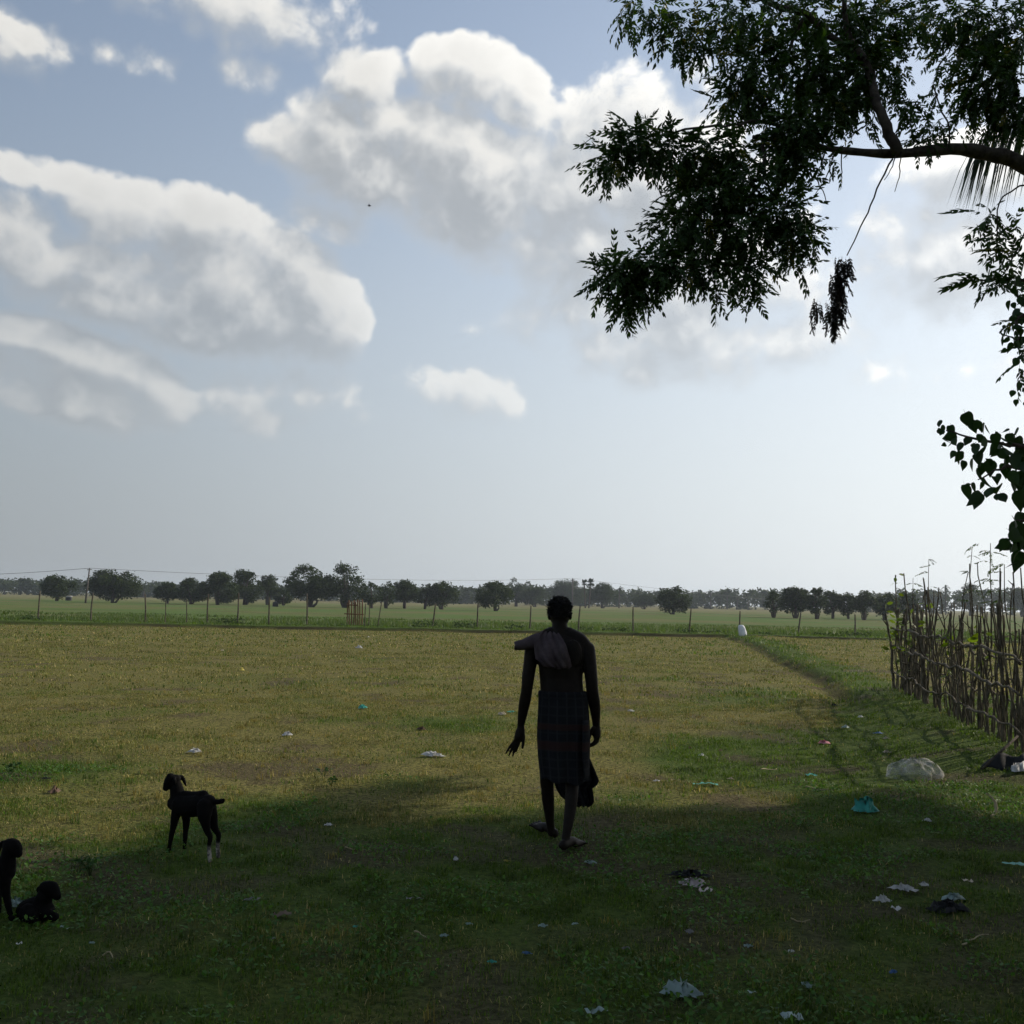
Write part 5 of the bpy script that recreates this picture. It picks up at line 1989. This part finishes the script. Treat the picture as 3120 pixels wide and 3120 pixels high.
make_goat(600, 2612, 'black goat kid standing sideways with a raised tail and white hind socks', [
    ([(1352, 372, .13), (1400, 384, .11), (1480, 392, .06), (1560, 384, .0), (1612, 372, -.04)], [.048, .072, .073, .072, .052]),
    ([(1425, 318, .10), (1500, 322, .05), (1575, 316, -.01)], [.034, .032, .034]),
    ([(1392, 372, .12), (1374, 300, .135), (1362, 235, .14), (1352, 205, .14)], [.062, .048, .038, .034]),
    ([(1362, 190, .14), (1322, 194, .13), (1300, 225, .12), (1285, 256, .115)], [.032, .036, .030, .021]),
    ([(1318, 172, .13), (1310, 200, .122)], [.026, .025]),
    ([(1380, 174, .16), (1404, 168, .17), (1418, 184, .175), (1430, 212, .175), (1440, 238, .175)], [.010, .012, .012, .010, .006]),
    ([(1352, 178, .10), (1352, 200, .075), (1356, 226, .07)], [.010, .012, .007]),
    ([(1618, 350, -.04), (1650, 360, -.05), (1690, 364, -.06), (1722, 356, -.065), (1732, 346, -.07)], [.030, .020, .016, .017, .009]),
    ([(1370, 430, .08), (1352, 510, .075), (1338, 580, .07), (1327, 630, .07), (1316, 690, .07), (1308, 738, .07), (1300, 764, .072)], [.034, .026, .018, .017, .012, .014, .014]),
    ([(1438, 440, .16), (1443, 520, .175), (1437, 590, .18), (1434, 640, .18), (1430, 690, .18), (1431, 720, .18), (1428, 738, .18)], [.034, .024, .017, .016, .012, .013, .014]),
    ([(1588, 400, -.07), (1584, 470, -.10), (1592, 530, -.11), (1606, 590, -.11), (1628, 636, -.11), (1620, 700, -.11), (1622, 770, -.11), (1624, 822, -.112)], [.052, .044, .030, .021, .017, .012, .013, .013]),
    ([(1618, 410, -.01), (1640, 480, .0), (1656, 545, .0), (1675, 590, .0), (1694, 622, .0), (1686, 690, .0), (1688, 750, .0), (1690, 786, .0)], [.048, .038, .026, .019, .016, .012, .013, .013]),
])
make_goat(28, 2801, 'black goat kid cut by the frame edge with its head turned inward', [
    ([(30, 905, .0), (-50, 905, .03), (-160, 905, .06), (-260, 895, .09), (-330, 885, .10)], [.058, .076, .080, .078, .052]),
    ([(20, 905, .0), (48, 850, -.005), (62, 790, -.01), (70, 735, -.01)], [.060, .048, .038, .034]),
    ([(70, 700, -.01), (100, 706, -.02), (128, 735, -.025), (142, 765, -.03)], [.034, .037, .031, .021]),
    ([(88, 684, -.015), (112, 705, -.02)], [.026, .027]),
    ([(52, 682, .01), (25, 678, .02), (4, 700, .02), (-6, 735, .02), (-8, 768, .02)], [.010, .012, .012, .010, .006]),
    ([(35, 960, -.02), (42, 1040, -.02), (54, 1110, -.015), (64, 1160, -.015), (74, 1210, -.015), (82, 1246, -.015), (92, 1266, -.02)], [.034, .024, .018, .017, .013, .014, .014]),
    ([(-10, 960, .10), (-16, 1040, .10), (-14, 1110, .10), (-12, 1160, .10), (-10, 1210, .10), (-8, 1238, .10)], [.034, .024, .018, .016, .013, .013]),
    ([(-300, 930, .06), (-302, 1000, .05), (-300, 1060, .05), (-288, 1110, .05), (-312, 1150, .05), (-305, 1210, .05), (-300, 1262, .05)], [.050, .042, .026, .019, .016, .012, .013]),
    ([(-330, 930, .15), (-335, 1000, .16), (-340, 1060, .16), (-345, 1110, .16), (-352, 1150, .16), (-350, 1200, .16), (-348, 1232, .16)], [.048, .038, .024, .018, .016, .012, .013]),
    ([(-340, 880, .10), (-380, 885, .11), (-410, 875, .11)], [.024, .016, .010]),
], mat=m_goat_plain)
make_goat(112, 2800, 'black goat kid lying down with folded legs beside the white plastic', [
    ([(205, 1205, .02), (260, 1196, .01), (320, 1200, .0), (352, 1205, -.01)], [.052, .062, .062, .046]),
    ([(320, 1180, .0), (338, 1120, -.005), (348, 1072, -.01)], [.052, .042, .036]),
    ([(352, 1030, -.01), (392, 1034, -.02), (420, 1066, -.025), (442, 1094, -.03)], [.034, .038, .031, .021]),
    ([(378, 1016, -.015), (402, 1036, -.02)], [.026, .026]),
    ([(336, 1024, .02), (312, 1030, .03), (298, 1040, .03), (294, 1058, .03)], [.011, .012, .011, .007]),
    ([(350, 1225, -.04), (400, 1240, -.05), (432, 1258, -.05), (400, 1276, -.06)], [.030, .019, .015, .013]),
    ([(352, 1222, .03), (410, 1240, .04), (448, 1262, .04), (425, 1278, .03)], [.028, .018, .015, .013]),
    ([(215, 1225, -.05), (255, 1255, -.08), (232, 1278, -.08), (290, 1284, -.09)], [.046, .028, .018, .013]),
    ([(178, 1215, .03), (170, 1250, .03)], [.018, .010]),
], mat=m_goat_plain)
# ------------------------------------------------------------------ things dropped on the ground
def litter_mat(name, c_, trans=.35, rough=.45):
    m, t, out = material(name)
    co = t.node('ShaderNodeTexCoord').outputs['Object']
    nz = t.noise(co, 18, 4, .6)
    col = t.mix(t.sstep(nz, .45, .75), (*c_, 1), tuple(v * .62 for v in c_) + (1,))
    b = t.node('ShaderNodeBsdfPrincipled')
    t.l.new(col, b.inputs['Base Color'])
    b.inputs['Roughness'].default_value = rough
    tr = t.node('ShaderNodeBsdfTranslucent')
    t.l.new(col, tr.inputs[0])
    mx = t.node('ShaderNodeMixShader')
    mx.inputs[0].default_value = trans
    t.l.new(b.outputs[0], mx.inputs[1])
    t.l.new(tr.outputs[0], mx.inputs[2])
    t.l.new(mx.outputs[0], out.inputs[0])
    return m


LM = {'white': litter_mat('white_plastic', (.70, .70, .69)), 'paper': litter_mat('paper', (.60, .50, .50), .2, .8), 'teal': litter_mat('teal_plastic', (.05, .42, .34)),
      'pale': litter_mat('pale_plastic', (.34, .46, .44)), 'yellow': litter_mat('yellow_wrapper', (.70, .60, .12)), 'pink': litter_mat('pink_plastic', (.62, .22, .26)),
      'blue': litter_mat('blue_plastic', (.06, .16, .38)), 'cream': litter_mat('cream_scrap', (.55, .47, .36), .2, .8), 'black': litter_mat('black_sheet', (.008, .009, .010), .05, .97),
      'brown': litter_mat('husk', (.10, .060, .038), .0, .9), 'grey': litter_mat('grey_rag', (.22, .21, .21), .25, .8), 'straw': litter_mat('dry_stick', (.36, .30, .18), .0, .9),
      'leaf': litter_mat('yellow_leaf', (.42, .36, .06), .3, .6)}


def crumple(w_, d_, h_, seed, n_=9, rag=.35):
    """crumpled sheet: irregular outline, sharp folds"""
    r = np.random.default_rng(seed)
    nt = 22
    V = [(0, 0, h_ * r.uniform(.6, 1))]
    F3, F4 = [], []
    out_ = 1 + rag * np.array([math.sin(2 * a + seed) * .5 + math.sin(3 * a + 2.1 * seed) * .4 + math.sin(5 * a + 1.3 * seed) * .4 for a in np.linspace(0, 2 * math.pi, nt, endpoint=False)])
    nr = 5
    for i in range(1, nr + 1):
        u = i / nr
        for j in range(nt):
            a = 2 * math.pi * j / nt
            rr_ = u * out_[j] ** u
            z = h_ * (1 - u ** 2.2) * r.uniform(.15, 1.1) + h_ * .30 * r.uniform(-1, 1) * (u < .95) + .004
            jj = r.normal(0, .11, 2)
            V.append((.5 * w_ * (rr_ * math.cos(a) + jj[0]), .5 * d_ * (rr_ * math.sin(a) + jj[1]), max(z, .004 + .012 * r.uniform())))
    for j in range(nt):
        F3.append((0, 1 + j, 1 + (j + 1) % nt))
    for i in range(nr - 1):
        for j in range(nt):
            a, b_ = 1 + i * nt + j, 1 + i * nt + (j + 1) % nt
            F4.append((a, a + nt, b_ + nt, b_))
    return make_mesh('crumple', np.array(V), [np.array(F3), np.array(F4)])


def strip(L, w_, seed, bend=.2, h_=.01):
    r = np.random.default_rng(seed)
    n_ = 9
    u = np.linspace(-.5, .5, n_)
    P = np.stack([u * L, bend * L * (u ** 2 * 4 - .5) * .5, .012 + h_ * (.5 + .5 * np.sin(u * 7 + seed))], -1)
    V, F = [], []
    for p_ in P:
        V += [p_ + (0, w_ * .5, r.normal(0, .004)), p_ - (0, w_ * .5, r.normal(0, .004))]
    F = [(2 * i, 2 * i + 2, 2 * i + 3, 2 * i + 1) for i in range(n_ - 1)]
    return make_mesh('strip', np.array(V), np.array(F))


def stick(L, rad, seed, bend=.1):
    r = np.random.default_rng(seed)
    u = np.linspace(-.5, .5, 10)
    P = np.stack([u * L, bend * L * np.cos(u * 3) + r.normal(0, .004, 10), np.full(10, rad + .006) + .01 * np.sin(u * 5 + seed)], -1)
    mb = MB()
    mb.tube(P, np.linspace(rad, rad * .5, 10), 6)
    return mb.mesh('stick', True)


# (px, py, kind, material, width px, height px, name, category, label)
LIT = [
    (1094, 1976, 'c', 'white', 24, 14, 'plastic_scrap', 'plastic', 'white crumpled plastic farthest out on the stubble below the gate'),
    (677, 1984, 'c', 'cream', 12, 7, 'paper_scrap', 'paper', 'tiny pale scrap far out on the field beyond the yellow wrapper'),
    (1122, 1942, 'c', 'white', 8, 5, 'plastic_scrap', 'plastic', 'tiny white speck of plastic just short of the gate'),
    (736, 2044, 'c', 'yellow', 20, 14, 'wrapper', 'wrapper', 'bright yellow wrapper lying on the dry stubble'),
    (1104, 2160, 'c', 'teal', 30, 17, 'plastic_bag', 'plastic bag', 'small teal plastic bag in the middle of the dry field'),
    (876, 2243, 'c', 'white', 30, 18, 'plastic_scrap', 'plastic', 'white twisted plastic between the teal bag and the standing kid'),
    (593, 2296, 'c', 'white', 44, 20, 'plastic_bag', 'plastic bag', 'white flattened bag on the stubble above the standing kid'),
    (1320, 2306, 'c', 'white', 68, 22, 'plastic_bag', 'plastic bag', 'long white crumpled bag lying just before the walking person'),
    (1284, 2226, 'c', 'brown', 34, 16, 'soil_clod', 'clod', 'dark brown clod on the field beyond the long white bag'),
    (1530, 2180, 'c', 'cream', 34, 14, 'plastic_scrap', 'plastic', 'cream scrap mixed with teal close by the person arm'),
    (1556, 2172, 'c', 'teal', 30, 8, 'plastic_scrap', 'plastic', 'thin teal scrap behind the cream scrap near the person arm'),
    (165, 2418, 'c', 'brown', 30, 30, 'coconut_husk', 'husk', 'brown husk with a long shadow on the stubble'),
    (141, 2378, 'c', 'black', 28, 10, 'plastic_scrap', 'plastic', 'small black scrap just beyond the brown husk'),
    (1000, 2520, 'c', 'white', 26, 12, 'paper_scrap', 'paper', 'white scrap at the edge of the tree shade past the standing kid'),
    (1921, 2170, 'c', 'white', 26, 11, 'plastic_scrap', 'plastic', 'white scrap on the field just past the person'),
    (2509, 2268, 'c', 'pink', 40, 16, 'plastic_bag', 'plastic bag', 'pink plastic bag on the green grass before the fence'),
    (2622, 2188, 'c', 'white', 22, 10, 'plastic_scrap', 'plastic', 'white scrap at the foot of the bank beyond the pink bag'),
    (2577, 2220, 'c', 'pale', 24, 14, 'plastic_scrap', 'plastic', 'pale green scrap between the pink bag and the bank'),
    (2677, 2238, 'c', 'blue', 30, 10, 'plastic_scrap', 'plastic', 'blue scrap lying on the grassy bank'),
    (2700, 2254, 'c', 'cream', 26, 10, 'paper_scrap', 'paper', 'cream scrap right beside the blue scrap'),
    (2702, 2296, 'c', 'cream', 26, 12, 'paper_scrap', 'paper', 'cream crumpled scrap between the blue scrap and the grey net'),
    (2541, 2152, 'c', 'black', 22, 10, 'plastic_scrap', 'plastic', 'black scrap in the field near the end of the ditch'),
    (2137, 2306, 'c', 'white', 24, 12, 'plastic_scrap', 'plastic', 'white scrap on stubble midway from the person to the pink bag'),
    (2102, 2283, 'c', 'brown', 16, 9, 'soil_clod', 'clod', 'small dark clod just beyond the midway white scrap'),
    (2196, 2291, 'c', 'brown', 14, 9, 'soil_clod', 'clod', 'small dark clod closer to the fence than the midway white scrap'),
    (2149, 2394, 't', 'teal', 74, 12, 'plastic_strip', 'plastic', 'long teal strip of plastic on the green grass'),
    (2472, 2367, 't', 'teal', 30, 12, 'plastic_strip', 'plastic', 'short teal strip near the grey net'),
    (2343, 2350, 's', 'straw', 70, 5, 'fallen_stick', 'stick', 'pale thin stick lying between the teal strips'),
    (2489, 2410, 's', 'straw', 64, 7, 'fallen_stick', 'stick', 'crooked brown stick at the shade edge before the grey net'),
    (3106, 2352, 'c', 'white', 60, 40, 'plastic_bag', 'plastic bag', 'white bag at the foot of the stick fence by the frame edge'),
    (2638, 2474, 'c', 'teal', 88, 58, 'plastic_bag', 'plastic bag', 'large bright teal crumpled bag below the grey net'),
    (2000, 2384, 'c', 'white', 20, 10, 'plastic_scrap', 'plastic', 'tiny white scrap beside the swinging end of the wrap'),
    (2226, 2378, 'c', 'cream', 20, 9, 'paper_scrap', 'paper', 'tiny cream scrap just past the long teal strip'),
    (2825, 2506, 'c', 'white', 24, 16, 'plastic_scrap', 'plastic', 'white scrap in the sunlit patch under the grey net'),
    (3020, 2486, 'k', 'straw', 60, 7, 'curved_rind', 'rind', 'pale curved rind standing in the sunlit patch'),
    (50, 2764, 'c', 'pale', 46, 34, 'plastic_bag', 'plastic bag', 'pale plastic bag between the two goat kids at the frame edge'),
    (767, 2750, 'c', 'grey', 44, 14, 'dry_leaf', 'leaf', 'grey curled leaf on the shaded grass below the standing kid'),
    (860, 2797, 't', 'brown', 50, 22, 'sandal_sole', 'sole', 'worn dark sandal sole on the shaded grass'),
    (1264, 2748, 't', 'grey', 50, 8, 'paper_strip', 'paper', 'grey narrow strip in the shade before the person feet'),
    (1389, 2626, 'c', 'white', 16, 18, 'paper_scrap', 'paper', 'small upright white scrap in the shade near the person feet'),
    (1542, 2630, 'c', 'leaf', 20, 10, 'fallen_leaf', 'leaf', 'yellow fallen leaf beside the person far foot'),
    (1082, 2833, 'c', 'teal', 18, 9, 'plastic_scrap', 'plastic', 'small teal scrap alone in the deep shade past the sandal sole'),
    (1352, 2860, 'c', 'pale', 28, 14, 'plastic_scrap', 'plastic', 'pale green scrap in the shade below the grey strip'),
    (1429, 2824, 'c', 'pale', 22, 9, 'plastic_scrap', 'plastic', 'thin pale scrap closest past the grey strip'),
    (1498, 2941, 'c', 'teal', 26, 14, 'plastic_scrap', 'plastic', 'teal scrap lowest before the person in the shade'),
    (194, 2838, 't', 'pale', 26, 9, 'plastic_strip', 'plastic', 'thin pale strip below the lying kid'),
    (1284, 2858, 's', 'straw', 50, 4, 'fallen_twig', 'twig', 'thin straw-coloured twig in the shade'),
    (1798, 2634, 'c', 'pale', 44, 13, 'paper_scrap', 'paper', 'flat pale scrap just beyond the person near foot'),
    (2110, 2700, 'c', 'paper', 92, 32, 'paper_sheet', 'paper', 'pinkish white crumpled sheet lying in front of a black patch'),
    (2150, 2722, 't', 'paper', 36, 20, 'paper_sheet', 'paper', 'small torn flap dropping below the pinkish sheet'),
    (2100, 2672, 'c', 'black', 112, 26, 'crumpled_sheet', 'plastic', 'black crumpled patch behind the pinkish white sheet'),  # low black crumpled piece laid as a dark patch
    (2751, 2716, 'c', 'white', 74, 28, 'plastic_bag', 'plastic bag', 'white torn bag lying behind the black bundle'),
    (2690, 2752, 'c', 'white', 46, 30, 'plastic_bag', 'plastic bag', 'smaller white torn bag beside the larger torn one'),
    (2815, 2704, 'c', 'white', 30, 18, 'plastic_scrap', 'plastic', 'white scrap between the torn bag and the black bundle'),
    (2732, 2780, 't', 'white', 24, 10, 'plastic_strip', 'plastic', 'thin white curl below the torn bags'),
    (2888, 2780, 'c', 'black', 118, 46, 'cloth_bundle', 'bundle', 'large black bundle lying in the shade'),
    (2906, 2746, 'c', 'pale', 70, 26, 'crumpled_sheet', 'plastic', 'pale plastic lying over the top of the black bundle'),
    (3098, 2642, 't', 'teal', 70, 14, 'plastic_strip', 'plastic', 'teal strip cut by the frame edge in the shade'),
    (2949, 2694, 't', 'cream', 26, 9, 'paper_strip', 'paper', 'small cream strip beyond the black bundle'),
    (2073, 3034, 'c', 'pale', 126, 58, 'plastic_bag', 'plastic bag', 'large clear greenish plastic bag close to the camera'),
    (2440, 2814, 's', 'straw', 50, 4, 'fallen_stick', 'stick', 'short pale stick in the shade between the sheet and the bundle'),
    (2973, 2874, 's', 'straw', 120, 6, 'fallen_stick', 'stick', 'long pale stick lying below the black bundle'),
    (1818, 3094, 't', 'pale', 62, 14, 'paper_strip', 'paper', 'pale flat strip near the bottom frame edge'),
    (2413, 3112, 't', 'pale', 56, 22, 'paper_strip', 'paper', 'pale card piece at the bottom frame edge'),
    (1653, 2831, 'c', 'pale', 28, 16, 'plastic_scrap', 'plastic', 'pale green scrap in the shade in front of the person'),
    (1752, 2824, 'c', 'pale', 22, 9, 'plastic_scrap', 'plastic', 'small pale scrap past the one in front of the person'),
    (2101, 2848, 'c', 'grey', 30, 16, 'paper_scrap', 'paper', 'grey scrap in the shade below the pinkish sheet'),
    (1604, 2914, 'c', 'blue', 32, 14, 'plastic_scrap', 'plastic', 'bluish scrap in the deep shade in front of the person'),
    (2722, 2972, 'c', 'blue', 28, 14, 'plastic_scrap', 'plastic', 'blue scrap in the deep shade below the black bundle'),
    (1907, 2900, 'c', 'grey', 26, 14, 'dry_leaf', 'leaf', 'pale curled leaf above the large clear bag'),
    (2280, 2892, 'c', 'pale', 26, 13, 'plastic_scrap', 'plastic', 'greenish scrap alone above and beyond the large clear bag'),
    (2410, 2908, 'c', 'white', 18, 8, 'paper_scrap', 'paper', 'tiny white scrap beside the lone greenish scrap'),
    (2460, 3012, 'c', 'pale', 36, 20, 'plastic_scrap', 'plastic', 'pale scrap level with the large clear bag'),
    (2290, 3040, 't', 'pale', 24, 8, 'plastic_strip', 'plastic', 'thin pale strip next to the large clear bag'),
    (57, 2890, 't', 'white', 14, 6, 'paper_strip', 'paper', 'tiny white strip in the shade by the bottom corner'),
    (280, 2883, 'c', 'pale', 14, 9, 'plastic_scrap', 'plastic', 'tiny greenish scrap below the lying kid'),
    (330, 2920, 's', 'straw', 30, 3, 'fallen_twig', 'twig', 'tiny pale twig in the dark grass below the kids'),
    (826, 2869, 'c', 'grey', 22, 8, 'dry_leaf', 'leaf', 'small grey leaf below the sandal sole'),
    (1075, 2592, 's', 'straw', 46, 4, 'fallen_stick', 'stick', 'short pale stick in the shade behind the standing kid'),
]
for k_, (px_, py_, kd, mt, wp_, hp_, nm, cat, lab) in enumerate(LIT):
    p = ground_at(px_, py_)
    mpp = float(np.linalg.norm(p - EYE)) / FPX
    L = wp_ * mpp
    if kd == 'c':
        hgt = hp_ * mpp * .62
        me = crumple(L * .86, max(L * .55, hp_ * mpp * 1.2), hgt, 900 + k_)
        rz = random.Random(k_).uniform(-.3, .3)
    elif kd == 't':
        me = strip(L, max(.02, hp_ * mpp * 1.6), 900 + k_)
        rz = random.Random(k_).uniform(-.35, .35)
    elif kd == 's':
        me = stick(L, max(.004, hp_ * mpp * .42), 900 + k_)
        rz = random.Random(k_).choice([-.5, .35, -.25, .6])
    else:
        mb = MB()
        a = np.linspace(-.2, 2.9, 14)
        mb.tube(np.stack([.075 * np.sin(a) - .03, .10 * (a / 3 - .5), .085 - .078 * np.cos(a)], -1)[:, [0, 1, 2]], np.interp(a, [-.2, 1.4, 2.9], [.006, .014, .005]), 7)
        me = mb.mesh('rind', True)
        rz = .2
    o = add_object(nm, me, LM[mt], loc=p + (0, 0, .006), rot=(0, 0, rz))
    tag(o, lab, cat, 'litter scattered over the grass')

# grey see-through net bag slumped on the grass
p = ground_at(2790, 2372)
m_net, t, out = material('grey_net')
b = t.node('ShaderNodeBsdfPrincipled')
b.inputs['Base Color'].default_value = (.62, .60, .58, 1)
b.inputs['Roughness'].default_value = .8
tp = t.node('ShaderNodeBsdfTransparent')
mx = t.node('ShaderNodeMixShader')
co = t.node('ShaderNodeTexCoord').outputs['Object']
t.l.new(t.sstep(t.noise(co, 7, 6, .75),   .34, .70, .05, .48), mx.inputs[0])
t.l.new(tp.outputs[0], mx.inputs[1])
t.l.new(b.outputs[0], mx.inputs[2])
t.l.new(mx.outputs[0], out.inputs[0])
V, F = [], []
for i in range(13):
    u = i / 12
    for j in range(40):
        a = 2 * math.pi * j / 40
        rr_ = math.sin(u * math.pi / 2) ** .8 * (1 + .10 * math.sin(3 * a + 1) + .07 * math.sin(7 * a + 5 * u) + .05 * math.sin(13 * a - 8 * u))
        zz_ = .165 * math.cos(u * math.pi / 2) ** .75 * (1 + .12 * math.sin(4 * a + 6 * u) + .08 * math.sin(11 * a))
        V.append((.245 * rr_ * math.cos(a) - .10 * max(0, u - .6) * (math.cos(a) < -.6), .17 * rr_ * math.sin(a), zz_ + .004))
F = [(i * 40 + j, i * 40 + (j + 1) % 40, (i + 1) * 40 + (j + 1) % 40, (i + 1) * 40 + j) for i in range(12) for j in range(40)]
me = make_mesh('net_bag', np.array(V), np.array(F), smooth=True)
tag(add_object('net_bag', me, m_net, loc=p), 'grey see-through net bag slumped on the grass before the fence', 'net bag')

# dark mat propped against the foot of the stick fence by a slanting pole
p = ground_at(3045, 2345)
mt_ = thing('propped_mat', 'dark torn mat propped on a slanting pole at the fence foot', 'mat', p)
q0, q1 = ground_at(2985, 2350) - p, ground_at(3120, 2352) - p
tp_ = at_depth(3092, 2252, p[1] + .25) - p
rows = [(q0 * (1 - u) + tp_ * u * .98 + (0, 0, .02), q1 * (1 - u) + (tp_ + (.12, .05, 0)) * u + (0, 0, .02)) for u in np.linspace(0, .45, 8)]
grid_cloth('sheet', rows, .01, LM['black'], mt_, 14, lambda u, v: (0, .03 * math.sin(9 * u + 4 * v), .02 * math.sin(7 * u)))
mb = MB()
mb.tube([q0 + (0, -.03, .01), .5 * (q0 + tp_) + (0, -.03, .02), tp_ + (.03, 0, .03)], [.014, .015, .012], 8)
mb.build('pole', m_bark, mt_, smooth=True)

# small leafy weeds that stand above the grass
def weed(px_, py_, hpx, label, seed, n_=26):
    p = ground_at(px_, py_)
    mpp = p[1] / FPX
    H = hpx * mpp
    r = np.random.default_rng(seed)
    o = thing('leafy_weed', label, 'weed', p)
    mb = MB()
    pp, dd, ss = [], [], []
    for s_ in range(5):
        a = r.uniform(0, 6.283)
        tip = np.array([math.cos(a) * H * .6, math.sin(a) * H * .6, H * r.uniform(.55, 1)])
        P = spline([(0, 0, -.01), tip * (.4, .4, .6), tip], 8)
        mb.tube(P, np.linspace(.003, .0015, 8), 5, (.04, .07, .02))
        for i in range(n_ // 5):
            j = r.integers(3, 8)
            d = r.normal(0, 1, 3) * (1, 1, .4) + (0, 0, .2)
            pp.append(P[j])
            dd.append(d)
            ss.append(r.uniform(.022, .04))
    mb.build('stem', m_green, o)
    pp, dd, ss = np.array(pp), np.array(dd), np.array(ss)
    M = frame_dirs(dd, r.normal(0, .6, len(pp))) * ss[:, None, None]
    V, F, T = scatter(ovalV, ovalF4, pp, M, np.array([.030, .070, .018]) * r.uniform(.7, 1.3, len(pp))[:, None])
    add_object('leaves', make_mesh('leaves', V, F, T), m_green, o)


weed(275, 2668, 62, 'bushy green weed in the sun between the lying kid and standing kid', 951, 60)
weed(985, 2370, 36, 'small green weed on the stubble past the standing kid', 952)
weed(1010, 2395, 26, 'lower green weed at the shade edge past the standing kid', 953)
weed(30, 2368, 40, 'dark green weed clump on the stubble at the frame edge', 954, 50)

# bird far up before the clouds
bp_ = at_depth(1125, 627, 60)
bird = thing('bird', 'tiny dark bird flying far off before the big cloud', 'bird', bp_)
mb = MB()
limb_balls(mb, [(-.10, 0, 0), (0, 0, .01), (.10, 0, 0)], [.012, .035, .02], 10)
mb.build('body', m_black, bird, smooth=True)
for sd in (-1, 1):
    mb = MB()
    mb.add([(-.03, 0, .01), (.05, 0, .01), (.03, sd * .12, .05), (-.03, sd * .12, .05), (-.03, sd * .24, .02), (-.06, sd * .22, .02)], [(0, 1, 2, 3), (3, 2, 4, 5)])
    mb.build('wing', m_black, bird)
